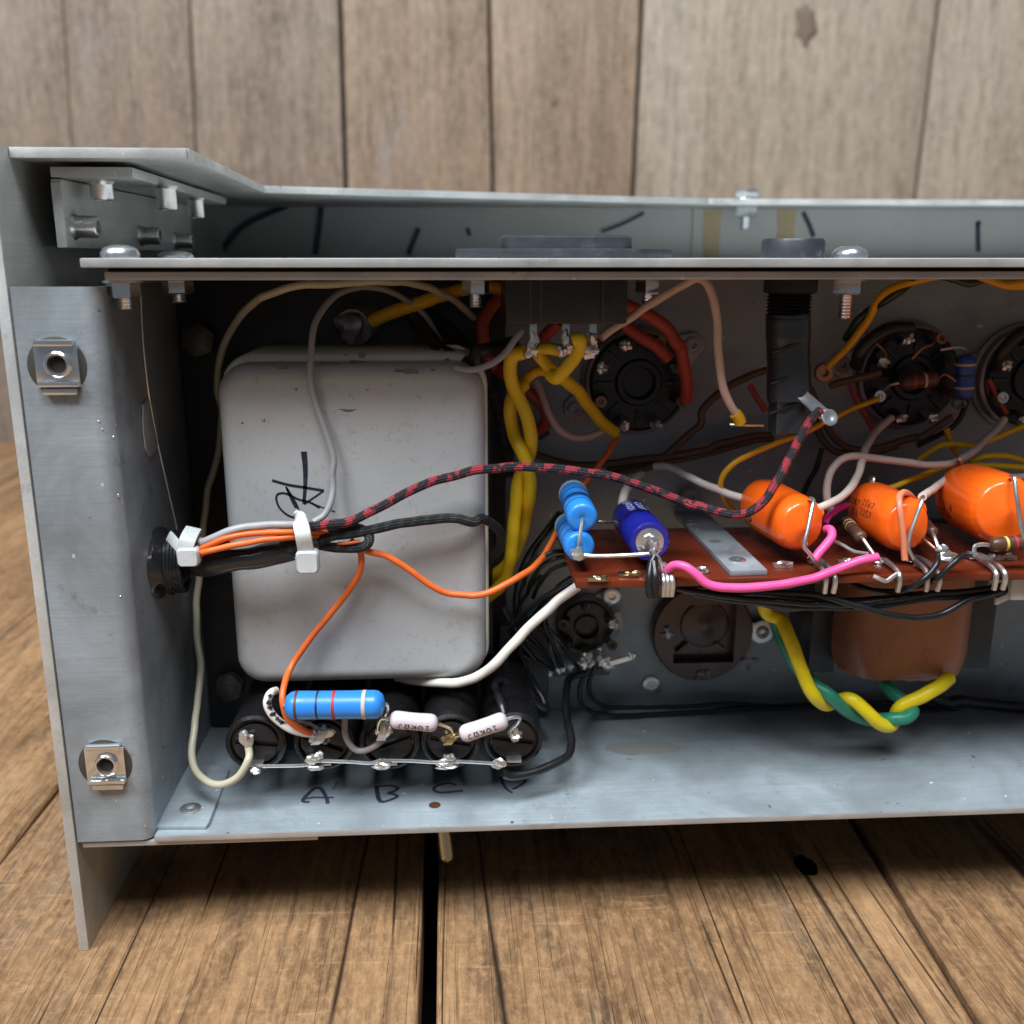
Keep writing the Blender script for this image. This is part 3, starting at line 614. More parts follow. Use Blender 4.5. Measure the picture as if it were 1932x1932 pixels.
# handwriting on the can
def hand(z, pts, w, mat='ink'): return MB().ribbon([P(z, x, y, YC) for x, y in pts], (lambda t: w(t)*.68) if callable(w) else w*.68, (0, -1, 0), lift=.06, thick=.03)
hw_ = hand('D', [(718,1530),(728,1640),(728,1760),(718,1900)], lambda t: 2.0-1.0*t).build('handwriting', 'ink', can)
for pts, w in (([(492,1735),(600,1765),(720,1785),(860,1808)], .9), ([(860,1808),(800,1850),(718,1905)], .6), ([(595,1790),(620,1850),(660,1930)], .7)):
    hand('D', pts, w).build('stroke', 'ink', hw_)
for pts, w in (([(590,90),(640,170),(675,240),(680,290),(650,308),(600,290),(545,240),(522,180),(530,145),(570,135),(620,150),(680,180),(760,200),(830,240)], .7), ([(770,205),(860,240),(940,268)], .4)):
    hand('E', pts, w).build('stroke', 'ink', hw_)
for (x, y, rx, rz) in ((1010,850,1.2,.5),(1120,855,2.0,.9),(565,945,2.2,.9),(880,915,6,.6),(1080,905,3,.7),(1490,975,3.4,1.6),(1400,965,2.,.8),(1640,955,1.4,.6),(1020,1235,4.5,.5),(430,1310,.9,.8),(660,1085,.9,.6),(1175,1090,.8,.5),(280,1325,.6,.6)):
    c = P('D', x, y, YC); tz = (cz+hh-c.z); yy = YC if tz > R else YC+R-math.sqrt(max(0, R*R-(R-max(tz, 0))**2))
    MB().ball((c.x, yy+.02, c.z), (rx*.5, .07, rz*.5), .8, 9, 6).build('paint_chip', 'stain', can)
# ------------------------------------------------------------------ fuse holders, bus wire, and what hangs on them
FH = [(482,1404),(611,1402),(735,1402),(851,1400),(969,1397)]
names = ['leftmost round black fuse holder, with the cream wire on its lug', 'second round black fuse holder from the left, at the letter A', 'middle round black fuse holder of the five, at the letter B',
         'fourth round black fuse holder from the left, at the letter C', 'rightmost round black fuse holder beside the thick black wire']
for i, (x, y) in enumerate(FH):
    Yf = 11; c = at(x, y, Yf); r = 7.15
    o = tag(thing('fuse_holder', (c.x, 57, c.z-r)), names[i], 'fuse holder', 'round black fuse holders in a row')
    MB().lathe(c, (0, 1, 0), [(1.2, 0), (1.2, r*.80), (.15, r*.84), (0, r*.9), (.5, r), (2, r), (2.2, r*.97), (42, r*.97), (42, 0)], 40).build('barrel', 'bakelite', o)
    d = MB(); rr = r*.70; an0 = random.uniform(-.12, .12)+(0.0, .45, -.2, .1, .12)[i]
    ax = EX*math.cos(an0)-EZ*math.sin(an0); az = EX*math.sin(an0)+EZ*math.cos(an0)
    for s in (1, -1):
        pts = [c+EY*1.1+ax*(math.cos(t)*rr)+az*s*(.75+math.sin(t)*(rr-.75)) for t in [math.pi*k/12 for k in range(13)]]
        MB().prism(pts, (0, -1.0, 0)).build('face_half', 'bakelite_face', o, bevel=.2)
    MB().obox(c+Vector((0, -.6, -r*.62)), EX, EY, EZ, 3.6, 3.4, .6).build('side_lug', 'tin', o, bevel=.1)
    if i in (0, 1, 2, 4):
        lug = {0: (465,1392), 1: (605,1388), 2: (728,1380), 4: (972,1388)}[i]; q = at(*lug, Yf-1.5)
        MB().ball(q, (1.5, 1.3, 1.7), .45, 14, 10).build('end_lug', 'solder', o)
bus = [P('F', 470,1005,8.5), P('F', 700,1005,8), P('F', 1000,990,7.5), P('F', 1060,955,7), P('F', 1110,955,7), P('F', 1400,965,7.5), P('F', 1600,975,7), P('F', 1690,948,7), P('G', 80,950,7), P('G', 350,955,7.5), P('G', 640,970,7), P('G', 740,960,7), P('G', 900,965,7.5), P('G', 1180,980,7)]
bw = tag(thing('bus_wire', at(720, 1445, 7.5)), 'bare silver bus wire soldered across the five fuse holders', 'wire')
MB().tube(bus, .42, 8).build('strand', 'tin', bw)
for z, x, y, rx, rz in (('F',1050,940,2.2,1.5),('F',1100,905,1.4,1.2),('F',1700,985,2.4,1.5),('G',725,930,1.7,1.2),('G',690,975,2.6,1.2),('G',1205,985,2.0,1.8),('F',500,1055,1.5,1.0),('F',1075,1020,2.2,.8),('G',80,1000,2.4,1.1),('G',700,1015,3.2,.8)):
    MB().ball(P(z, x, y, 7.2), (rx*.85, 1.0, rz*.8), .28, 18, 12).build('solder_joint', 'solder', bw)
# --- resistor builder
def resistor(name, label, p0, p1, r, mat, bands, leads=(), cat='resistor', group=None, bulge=.12, flat=False):
    p0, p1 = Vector(p0), Vector(p1); L = (p1-p0).length; a = (p1-p0).normalized()
    base = (p0+p1)/2; o = tag(thing(name, base-EZ*r), label, cat, group)
    rb = r*.22; prof = [(0, r*.25), (.15*r, r*.72), (.45*r, r*.96), (.8*r, r*(1+bulge*.4)), (1.6*r, r*(1+bulge*.3)), (2.1*r, r), (L-2.1*r, r), (L-1.6*r, r*(1+bulge*.3)), (L-.8*r, r*(1+bulge*.4)), (L-.45*r, r*.96), (L-.15*r, r*.72), (L, r*.25)]
    if L < 4.4*r: prof = [(0, r*.25), (.12*r, r*.75), (.35*r, r*.96), (.6*r, r), (L-.6*r, r), (L-.35*r, r*.96), (L-.12*r, r*.75), (L, r*.25)]
    if flat: prof = [(.25, r*.12), (.12, r*.2), (0, r*.35), (0, r*.7), (.04*r, r*.86), (.16*r, r*.96), (.32*r, r), (L-.32*r, r), (L-.16*r, r*.96), (L-.04*r, r*.86), (L, r*.7), (L, r*.35), (L-.12, r*.2), (L-.25, r*.12)]
    body = MB().lathe(p0, a, prof, 30).build('body', mat, o, sharp=70)
    def rad_at(t):
        for (t0, r0), (t1, r1) in zip(prof, prof[1:]):
            if t0 <= t <= t1: return r0+(r1-r0)*(t-t0)/max(1e-6, t1-t0)
        return r
    for t, w, m in bands:
        t *= L; MB().lathe(p0, a, [(t-w/2, rad_at(t-w/2)-.1), (t-w/2, rad_at(t-w/2)+.05), (t, rad_at(t)+.055), (t+w/2, rad_at(t+w/2)+.05), (t+w/2, rad_at(t+w/2)-.1)], 30).build('band', m, body)
    for pts, rl, ml in leads: MB().tube(pts, rl, 8).build('lead', ml, o)
    return o, body
GLY = {'1': [[(.2,.8),(.5,1),(.5,0)],[(.2,0),(.8,0)]], '0': [[(.5,1),(.15,.75),(.15,.25),(.5,0),(.85,.25),(.85,.75),(.5,1)]], 'K': [[(.15,0),(.15,1)],[(.85,1),(.15,.45),(.85,0)]],
 'O': [[(.1,0),(.4,0),(.15,.4),(.2,.8),(.5,1),(.8,.8),(.85,.4),(.6,0),(.9,0)]], 'J': [[(.2,.2),(.45,0),(.7,.2),(.7,1),(.4,1)]], '-': [[(.15,.5),(.85,.5)]], '8': [[(.5,.52),(.2,.75),(.5,1),(.8,.75),(.5,.52),(.15,.25),(.5,0),(.85,.25),(.5,.52)]],
 '2': [[(.15,.8),(.5,1),(.85,.75),(.15,0),(.85,0)]], '5': [[(.85,1),(.2,1),(.2,.55),(.6,.6),(.85,.3),(.5,0),(.15,.15)]], '7': [[(.15,1),(.85,1),(.4,0)]], '3': [[(.15,.9),(.5,1),(.8,.75),(.45,.52),(.85,.28),(.5,0),(.15,.12)]], 'P': [[(.2,0),(.2,1),(.7,.95),(.75,.6),(.2,.5)]],
 'V': [[(.1,1),(.5,0),(.9,1)]], '4': [[(.7,0),(.7,1),(.1,.3),(.9,.3)]], '6': [[(.8,.9),(.4,.8),(.15,.3),(.5,0),(.85,.25),(.5,.5),(.2,.3)]], '.': [[(.45,0),(.55,.05)]], 'U': [[(.15,1),(.15,.2),(.5,0),(.85,.2),(.85,1)]], 'F': [[(.2,0),(.2,1),(.85,1)],[(.2,.5),(.7,.5)]]}
def print_on(par, p0, a, r, ang0, text, h, w, t0, flip=False, mat='print_black', sw=.16, up=EZ, lift=.05, fn=None):
    """letter strokes laid on a round body: along the axis and round it"""
    x, y, a = axes(a, up); p0 = Vector(p0); mb = MB()
    for k, chx in enumerate(text):
        for st in GLY.get(chx, []):
            pts = []
            for (u, v) in st:
                if flip: u, v = 1-u, 1-v
                tt = t0+((len(text)-1-k) if flip else k)*w*1.15+u*w; th = ang0-(v-.5)*h/r
                pts.append((tt, th))
            dense = []
            for (q0, q1) in zip(pts, pts[1:]):
                for s in range(4): dense.append((q0[0]+(q1[0]-q0[0])*s/4, q0[1]+(q1[1]-q0[1])*s/4))
            dense.append(pts[-1])
            vs = []; fs = []
            for i, (tt, th) in enumerate(dense):
                n0 = dense[max(0, i-1)]; n1 = dense[min(len(dense)-1, i+1)]; dx, dy = n1[0]-n0[0], (n1[1]-n0[1])*r; l = math.hypot(dx, dy) or 1
                for s in (-1, 1):
                    t2 = tt-dy/l*s*sw/2; th2 = th+dx/l*s*sw/2/r; rr = (fn(t2) if fn else r)+lift
                    vs.append(p0+a*t2+(x*math.cos(th2)+y*math.sin(th2))*rr)
            for i in range(len(dense)-1): fs.append((2*i, 2*i+1, 2*i+3, 2*i+2))
            mb.add(vs, fs)
    return mb.build('printing', mat, par)
p0, p1 = at(538, 1331, 6), at(726, 1329, 4.5)
resistor('power_resistor', 'large sky blue banded resistor lying over the fuse holders', p0, p1, 3.25, 'blue_enamel',
    [(.125, .6, 'band_brown'), (.335, .45, 'band_black'), (.50, .7, 'band_red'), (.80, .8, 'band_gold')],
    [([p1, P('F',1745,420,5), P('F',1755,470,5.5), P('F',1730,530,7), P('F',1700,600,8)], .42, 'tin'), ([p0, P('F',760,470,8), P('F',800,560,9), P('F',1000,600,9), P('F',1100,650,8)], .4, 'w_shiny')], bulge=.05)
p0, p1 = at(735, 1357, 5), at(826, 1365, 5)
ro, body = resistor('flameproof_resistor', 'left of the two small pale lilac resistors, next to the big blue one', p0, p1, 2.0, 'lilac', [],
    [([p0, P('G',100,550,5.5), P('G',60,600,7), P('G',60,680,8), P('G',110,760,9)], .4, 'brass'), ([p1, P('G',690,625,6), P('G',750,660,7), P('G',760,720,8), P('G',720,770,9)], .45, 'brass')], group='small lilac resistors')
print_on(body, p0, p1-p0, 2.06, rad(196), '10KOJ', 1.25, 1.35, 1.9, True, sw=.2)
p0, p1 = at(868, 1387, 6), at(957, 1357, 5)
ro, body = resistor('flameproof_resistor', 'right of the two small pale lilac resistors, tilted up towards the last fuse holder', p0, p1, 2.0, 'lilac', [],
    [([p0, P('G',790,725,7), P('G',750,770,8.5)], .45, 'brass'), ([p1, P('G',1330,545,5), P('G',1400,545,6), P('G',1380,600,7.5), P('G',1320,660,9), P('G',1310,690,9.5)], .42, 'tin')], group='small lilac resistors')
print_on(body, p0, p1-p0, 2.06, rad(188), '10KOJ', 1.25, 1.35, 1.9, True, sw=.2)
# solder on those lugs
for z, x, y, r, lab in (('F',1120,715,(2.4,1.6,1.9),'shiny twisted solder joint ending the orange wire at the second fuse holder'),('F',1710,660,(1.5,1.5,2.6),'tall solder lump between the blue and lilac resistors'),('G',735,735,(1.6,1.4,1.5),'golden solder joint between the two lilac resistors')):
    c = P(z, x, y, 8.3); mb = MB(); mb.ball(c, r, .5, 16, 12)
    for k in range(4): mb.tube([c+Vector((-r[0]*.9+k*.5, -r[1]*.8, -r[2]*.8)), c+Vector((k*.5-.6, -r[1]*1.05, 0)), c+Vector((k*.6, -r[1]*.7, r[2]*.9))], .28, 6)
    solo(mb, 'solder_joint', 'brass' if z == 'G' else 'tin', lab, 'solder joint')
# ------------------------------------------------------------------ mains inlet on the top plate
il, ir = at(905, 492, 25).x, at(1217, 492, 25).x; icx = (at(897,492,25).x+at(1225,492,25).x)/2
inl = tag(thing('mains_inlet', (icx, 25, ZT)), 'black three pin mains inlet socket fixed in the top plate', 'inlet')
mb = MB(); mb.prism([(icx-24.3, 22, ZT+.4), (icx-24.3, 28, ZT+.4), (icx-15, 37, ZT+.4), (icx+15, 37, ZT+.4), (icx+24.3, 28, ZT+.4), (icx+24.3, 22, ZT+.4), (icx+15, 13, ZT+.4), (icx-15, 13, ZT+.4)], (0, 0, 2.0)); mb.build('flange', 'inlet_grey', inl, bevel=.5)
mb = MB(); mb.loft((icx, 25, ZT+2.3), EX, EY, EZ, [(0, 14.2, 11.5, 3), (2.4, 14.2, 11.5, 3), (2.9, 13.6, 10.9, 2.8)]); mb.build('bezel', 'inlet_grey', inl)
mb = MB(); mb.prism([(icx-13.6, 14, ZT-4.1), (icx+13.2, 14, ZT-4.1), (icx+13.2, 36, ZT-4.1), (icx-13.6, 36, ZT-4.1)], (0, 0, -9.6)); mb.build('housing', 'plastic_black', inl, bevel=.6)
for x in (735, 820, 1325): 
    c = P('H', x, 600, 14); MB().box((c.x-.35, 13.6, ZT-13.2), (c.x+.35, 14.1, ZT-4.3)).build('rib', 'inlet_grey', inl, bevel=.1)
for x, yb in ((765, 1060), (1030, 1050), (1250, 1060)):
    c = P('H', x, 840, 19); d = P('H', x-15, yb, 18); lg = MB().obox((c+d)/2, EX, EY, EZ, 1.7, .7, abs(c.z-d.z)+1.5).build('lug', 'tin', inl, bevel=.15)
    MB().ball(d, (1.5, 1.3, 1.7), .5, 14, 10).build('solder', 'solder', lg); MB().ball(d+Vector((.2, -.2, 2.6)), (1.0, .9, 1.4), .5).build('solder', 'solder', lg)
# ------------------------------------------------------------------ panel fuse holder hanging from the top plate
fc = at(1494, 492, 22)
fu = tag(thing('panel_fuse_holder', (fc.x, 22, ZT-36)), 'tall black taped fuse holder hanging from the top plate', 'fuse holder')
MB().lathe((fc.x, 22, ZT+.4), (0, 0, 1), [(0, 7.0), (3.6, 7.0), (4.2, 6.6), (4.2, 3.0), (3.4, 2.8), (3.4, 0)], 44).build('cap', 'inlet_grey', fu)
hexprof(MB(), (fc.x, 22, ZT-4.05), (0, 0, -1), 6.8, 3.4, (.3, 1, 0)).build('nut', 'plastic_black', fu)
zl = at(1490, 757, 20).z; c2 = at(1489, 757, 21)
threads(MB(), (fc.x, 22, ZT-7.4), (0, 0, -1), 5.2, 6, .8, 28).build('threaded_neck', 'plastic_black', fu)
mb = MB(); mb.tube([(fc.x, 22, ZT-12), (fc.x*.6+c2.x*.4, 22, (ZT-12)*.6+zl*.4), (c2.x, 21, zl)], lambda t: 5.0+.12*math.sin(t*9)+.05*math.sin(t*31), 26, 8); mb.build('taped_barrel', 'barrel', fu, sharp=60)
for k in range(3):
    pts = [Vector((fc.x+4.6*math.cos(t)*.98-.6, 22-4.9*math.sin(t), ZT-16-k*7-6*t/3.14)) for t in (.5, 1.1, 1.7, 2.4)]
    MB().tube(pts, .45, 6).build('tape_fold', 'tape', fu)
c3 = at(1482, 817, 21); zb3 = c3.z
MB().loft((c3.x, 21, zl+1), EX, EY, Vector((0,0,-1)), [(0, 3.6, 3.6, .6), (zl+1-zb3-.4, 3.4, 3.4, .6), (zl+1-zb3, 3.0, 3.0, .5)]).build('tail', 'barrel', fu)
lg = PL('J', [(1000,1690,17),(1060,1700,16.5),(1150,1790,15.5),(1230,1890,15)])
d_ = (lg[-1]-lg[0]).normalized(); n_ = Vector((.35,-1,.25)); n_ = (n_-d_*n_.dot(d_)).normalized()
MB().obox((lg[0]+lg[-1])/2, d_, n_.cross(d_), n_, (lg[-1]-lg[0]).length+1, 3.0, .8).build('side_lug', 'zinc', fu, bevel=.2); MB().lathe(lg[-1]+n_*.3, n_, [(0, 2.0), (.5, 2.0), (.6, 1.6), (.3, .7), (.3, 0)], 20).build('lug_eye', 'zinc', fu)
MB().tube(PL('L', [(430,285,20),(520,290,19),(700,292,20)]), .35, 8).build('tail_pin', 'brass', fu)
# ------------------------------------------------------------------ tube sockets on the back wall
def tube_socket(px, py, Y, R, label, ear_angles, lug_angles, lugmat='tin', ring='saddle', inner=.30, n=8):
    c = at(px, py, Y); o = tag(thing('valve_socket', (c.x, 60, c.z-R)), label, 'socket', 'black valve sockets on the back wall')
    MB().lathe((c.x, 60, c.z), (0, -1, 0), [(0, R*1.13), (1.0, R*1.13), (1.6, R*1.06), (60-Y-2, R*1.05), (60-Y-1.4, R*.99), (60-Y-1.4, 0)], 44).build('saddle_ring', ring, o)
    MB().lathe((c.x, Y+1.6, c.z), (0, -1, 0), [(0, R*.99), (1.0, R*.99), (1.6, R*.93), (1.5, R*.48), (2.6, R*.44), (2.6, R*(inner+.04)), (.5, R*inner), (.5, 0)], 44).build('body', 'bakelite', o)
    for k in range(8 if R > 10 else 0):
        an = rad(45*k); d = EX*math.cos(an)+EZ*math.sin(an); t = EX*-math.sin(an)+EZ*math.cos(an)
        MB().obox(Vector((c.x, Y-.1, c.z))+d*R*.72, d, EY, t, R*.34, 1.2, .9).build('rib', 'bakelite', o, bevel=.25)
    for an in ear_angles:
        d = EX*math.cos(an)+EZ*math.sin(an); t = EX*-math.sin(an)+EZ*math.cos(an)
        pts = [Vector((c.x, 59.8, c.z))+d*(R*u)+t*(R*v) for u, v in ((.95, -.42), (1.25, -.3), (1.52, -.2), (1.6, 0), (1.52, .2), (1.25, .3), (.95, .42))]
        er = MB().prism(pts, (0, -1.0, 0)).build('ear', ring, o, bevel=.25)
        eyelet(Vector((c.x, 58.75, c.z))+d*R*1.36, (0, -1, 0), 2.1, er, ring)
    for k, an in enumerate(lug_angles):
        d = EX*math.cos(an)+EZ*math.sin(an); t = EX*-math.sin(an)+EZ*math.cos(an); b = Vector((c.x, Y, c.z))+d*R*.70
        mm = lugmat[k % len(lugmat)] if isinstance(lugmat, (list, tuple)) else lugmat
        lg = MB().prism([b-t*1.1, b+t*1.1, b+t*1.0+d*2.0-EY*4.8, b-t*1.0+d*2.0-EY*4.8], d*.5+EY*.25).build('lug', mm, o, bevel=.1)
        if k % 3 != 1: MB().ball(b+d*2.1-EY*4.6, (1.3, 1.1, 1.3), .5, 12, 8).build('solder', 'solder' if k % 2 else mm, lg)
        else: MB().lathe(b+d*2.3-EY*4.6, (0, -1, .2), [(0, 1.5), (.4, 1.5), (.4, .75), (0, .75), (0, 1.5)], 18).build('eyelet', mm, lg)
    return o, c
oct_ = [rad(22.5+45*k) for k in range(8)]
tube_socket(1205, 722, 54, 13.2, 'black octal valve socket behind and right of the mains inlet', (rad(205), rad(32)), oct_, ['tin', 'copper_dull', 'tin'])
tube_socket(1722, 712, 54, 13.2, 'black valve socket with a blue and a brown resistor across its lugs', (rad(170), rad(-25)), oct_, ['tin', 'copper_dull'])
tube_socket(1950, 715, 54, 13.2, 'black valve socket cut by the right picture edge', (rad(172),), oct_, ['tin', 'copper_dull'])
tube_socket(1107, 1183, 55.5, 7.6, 'small round black socket under the left end of the board', (rad(52),), [rad(a) for a in (95, 160, 215, 265, 330, 20)], 'dull_bolt', inner=.42)
# crescent spring of the small socket
c = at(1107, 1183, 57); mb = MB(); pts = [Vector((c.x, 56.6, c.z))+EX*math.cos(t)*9.6+EZ*math.sin(t)*9.6 for t in [rad(a) for a in (28, 12, -5, -22)]]
solo(mb.ribbon(pts, lambda t: 1.9*(1-t*.7), (0,-1,0), lift=0, thick=.5), 'retaining_clip', 'saddle', 'grey crescent spring clip right of the small round socket', 'clip')
# components across the second socket
resistor('small_resistor', 'small blue banded resistor upright at the right of the second valve socket', at(1823, 668, 46), at(1818, 755, 46), 2.3, 'blue_enamel_dim', [(.22,.5,'band_yellow'),(.45,.5,'band_black'),(.72,.5,'band_gold')],
    [([at(1823,668,46), P('K',1460,920,47), P('K',1400,900,48), P('K',1250,920,50)], .35, 'tin'), ([at(1818,755,46), P('K',1450,1370,47), P('K',1390,1400,49)], .35, 'tin')], bulge=.25)
resistor('carbon_resistor', 'brown carbon resistor lying across the face of the second valve socket', P('K',915,1190,47), P('K',1235,1150,47), 2.0, 'brown_body', [(.62,.6,'band_gold'),(.35,.6,'band_red')],
    [([P('K',915,1190,47), P('K',850,1205,48), P('K',790,1250,50)], .35, 'tin'), ([P('K',1235,1150,47), P('K',1290,1120,47), P('K',1400,1190,46)], .35, 'copper_dull')])
# cable gland with solder lump, upper left of the can
c = at(672, 606, 44)
gl_ = tag(thing('cable_gland', (c.x, 55, c.z-6)), 'grimy threaded gland with a thick yellow wire, above the transformer can', 'gland')
MB().lathe((c.x+1.5, 57, c.z), (-.18, -1, -.1), [(0, 7.5), (1.5, 7.3), (2, 6.0), (2, 0)], 28).build('grommet', 'rubber', gl_)
threads(MB(), (c.x+1.2, 55, c.z), (-.25, -1, -.2), 4.6, 9, 1.6, 24).build('thread', 'dirty_gland', gl_)
MB().ball((c.x-1.6, 45, c.z-2), (3.4, 2.2, 3.6), .35, 16, 12).build('solder_lump', 'dirty_gland', gl_)
# ------------------------------------------------------------------ component board
ZBD = at(1087, 1097, 2.5).z; xbd = at(1087, 1097, 2.5).x
board = tag(thing('component_board', (xbd+50, 24, ZBD-1.8)), 'reddish brown phenolic component board running across the chassis', 'board')
MB().box((xbd, 2.5, ZBD-1.7), (XR, 46, ZBD)).build('panel', 'phenolic', board, bevel=.3)
# metal strap on the board
s0, s1 = atz(1378, 1079, ZBD+1.1), atz(1437, 1066, ZBD+1.1); b0, b1 = atz(1268, 963, ZBD+1.1), atz(1322, 957, ZBD+1.1)
st = tag(thing('mounting_strap', ((s0.x+s1.x)/2, 30, ZBD)), 'grey flat metal strap riveted across the board', 'strap')
yb_ = 59; xk = lambda a, b, y: a.x+(b.x-a.x)*(y-a.y)/(b.y-a.y)
MB().prism([(s0.x, s0.y, ZBD+.05), (s1.x, s0.y+.3, ZBD+.05), (xk(s1, b1, yb_), yb_, ZBD+.05), (xk(s0, b0, yb_), yb_, ZBD+.05)], (0, 0, 1.3)).build('bar', 'steel', st, bevel=.2)
for (x, y) in ((1391, 1058), (1302, 986)):
    c = atz(x, y, ZBD+1.4); eyelet((c.x, c.y, ZBD+1.36), (0, 0, 1), 2.0, st, 'zinc', h=.6)
c = atz(1349, 1021, ZBD+1.4); MB().lathe((c.x, c.y, ZBD+1.36), (0, 0, 1), [(0, 1.6), (.04, 1.55), (.04, 0)], 20).build('dimple', 'stain', st)
c = at(1301, 937, 57); eyelet(c, (0, -1, 0), 2.6, st, 'saddle', name='screw', h=1.2)
# lugs along the front edge of the board
for (z, x, y, L_, m) in (('N',455,160,4.6,'brass'),('N',715,125,5.2,'brass'),('L',860,1430,4.4,'solder'),('L',1380,1405,4.2,'tin'),('I',1850,1200,3.2,'tin'),('L',180,1480,2.6,'tin'),('R',940,1335,5.2,'tin'),('R',775,1335,1.6,'solder')):
    c = atz(*zz(z, x, y), ZBD+.6); mb = MB(); mb.obox((c.x, c.y, ZBD+.55), EX, EY, EZ, L_, 1.5, .9); mb.ball((c.x+.4, c.y-.3, ZBD+.9), (L_*.35, .9, .7), .5); mb.build('solder_lug', m, board, bevel=.15)
# tinned wire wraps over the front edge
def wrap(z, x, y0, y1, k, mat='tin', spread=2.0, bl=False):
    mb = MB()
    for i in range(k):
        dx = (i-(k-1)/2)*spread; a0 = atz(*zz(z, x, y0), ZBD+.8)
        mb.tube([(a0.x+dx*.6, a0.y+2.2, ZBD+.5), (a0.x+dx*.8, a0.y, ZBD+1.3), (a0.x+dx, 2.0, ZBD+.5), (a0.x+dx*1.1, 1.4, ZBD-1.0), (a0.x+dx*1.0, 1.8, ZBD-3.6)], .62, 8)
    mb.ball((a0.x, a0.y+1.0, ZBD+.9), (1.6, 1.2, .9), .5); return mb.build('lead_wrap', mat, board)
wrap('L', 1120, 1400, 1500, 2); wrap('M', 890, 1300, 1480, 2, spread=2.6); wrap('M', 600, 1320, 1480, 1); wrap('M', 1470, 1270, 1450, 2); wrap('I', 1545, 1200, 1350, 3, 'solder', .9); 
for (x, y) in ((640,1500),(690,1450),(560,1470)):
    pass
mb = MB(); mb.tube(PL('M', [(500,1450,1.2),(560,1480,.5),(620,1500,.2),(680,1460,.5),(725,1430,.8)]), .5, 8); mb.build('lead_end', 'tin', board)
# blue resistor pair on the board
def pr(z, x, y, Y): return P(z, x, y, Y)
fa, ba = pr('I',885,775,8), pr('I',800,560,30); fb, bb = pr('I',862,1012,7), pr('I',765,830,30)
resistor('stacked_resistor', 'upper of the two stacked sky blue resistors on the left end of the board', ba, fa, 3.5, 'blue_enamel', [(.12,.7,'band_yellow'),(.38,.3,'band_black'),(.58,.3,'band_black'),(.78,.3,'band_black')],
    [([fa, pr('I',880,800,6.5), pr('I',865,900,5), pr('I',850,1010,4), pr('I',838,1090,4)], .42, 'tin')], group='stacked blue resistors', bulge=0, flat=True)
resistor('stacked_resistor', 'lower of the two stacked sky blue resistors, lying on the board end', bb, fb, 3.5, 'blue_enamel', [(.12,.7,'band_yellow'),(.38,.3,'band_black'),(.58,.3,'band_black'),(.78,.3,'band_black')],
    [([fb, pr('I',860,1050,5), pr('I',900,1075,4), pr('I',1050,1082,4), pr('I',1250,1075,4.5), pr('I',1420,1065,5)], .5, 'tin')], group='stacked blue resistors', bulge=0, flat=True)
solo(MB().ball(pr('I',850,1065,4.2), (1.5,1.0,1.4), .4), 'solder_joint', 'solder', 'small solder blob on the lower stacked blue resistor', 'solder joint')
# navy electrolytic
f_, b_ = pr('I',1432,968,8), pr('I',1272,760,32); a_ = (f_-b_).normalized(); L_ = (f_-b_).length; r = 4.75
cap = tag(thing('electrolytic_capacitor', (f_+b_)/2-EZ*r), 'dark blue axial electrolytic capacitor on the board', 'capacitor')
bd = MB().lathe(b_, a_, [(0, 0), (0, r*.7), (.4, r*.95), (1.2, r), (L_-3.6, r), (L_-3.0, r*.93), (L_-2.2, r*.93), (L_-1.6, r), (L_-.5, r*.99), (L_, r*.9), (L_-.1, r*.62), (L_-.1, 0)], 40).build('sleeve', 'navy_sleeve', cap)
MB().lathe(f_, a_, [(-.3, r*.70), (.05, r*.68), (.1, r*.42), (.45, r*.38), (.45, r*.18), (.1, r*.15), (.1, 0)], 34).build('end_disc', 'zinc', cap)
for k, (ang, tx) in enumerate(((rad(110), '400V'), (rad(80), '22UF'), (rad(48), '87.3'))): print_on(bd, b_, a_, r, ang, tx, 1.5, 1.7, 4+k*.6, False, 'print_white', .3)
x_, y_, _ = axes(a_); ptsl = []
mb = MB()
for i in range(7):
    th = rad(-65)+rad(50)*i/6; d = x_*math.cos(th)+y_*math.sin(th)
    for t in (L_-7, L_-.6): mb.v.append(b_+a_*t+d*(r+.06))
for i in range(6): mb.f.append([2*i, 2*i+1, 2*i+3, 2*i+2]); mb.uv.append(None)
mb.build('polarity_stripe', 'label_blue', bd)
MB().tube([f_+a_*.3, pr('I',1470,1010,5), pr('I',1465,1060,4.5), pr('I',1510,1110,4), pr('I',1520,1170,3.5), pr('I',1545,1240,3)], .5, 8).build('lead', 'tin', cap)
MB().tube([b_, pr('I',1140,800,33), pr('I',1010,800,32)], .4, 8).build('lead', 'tin', cap)
MB().ball(pr('I',1478,1010,5.2), (1.3,1,1.6), .4).build('solder', 'solder', cap)
solo(MB().tube(PL('I', [(1470,1085,4),(1445,1150,3),(1430,1280,1.2),(1440,1400,.8),(1470,1410,1.2),(1480,1280,.4),(1465,1130,3)]), .95, 10), 'wire_loop', 'w_black', 'short black wire looped over the board edge below the dark blue capacitor', 'wire')
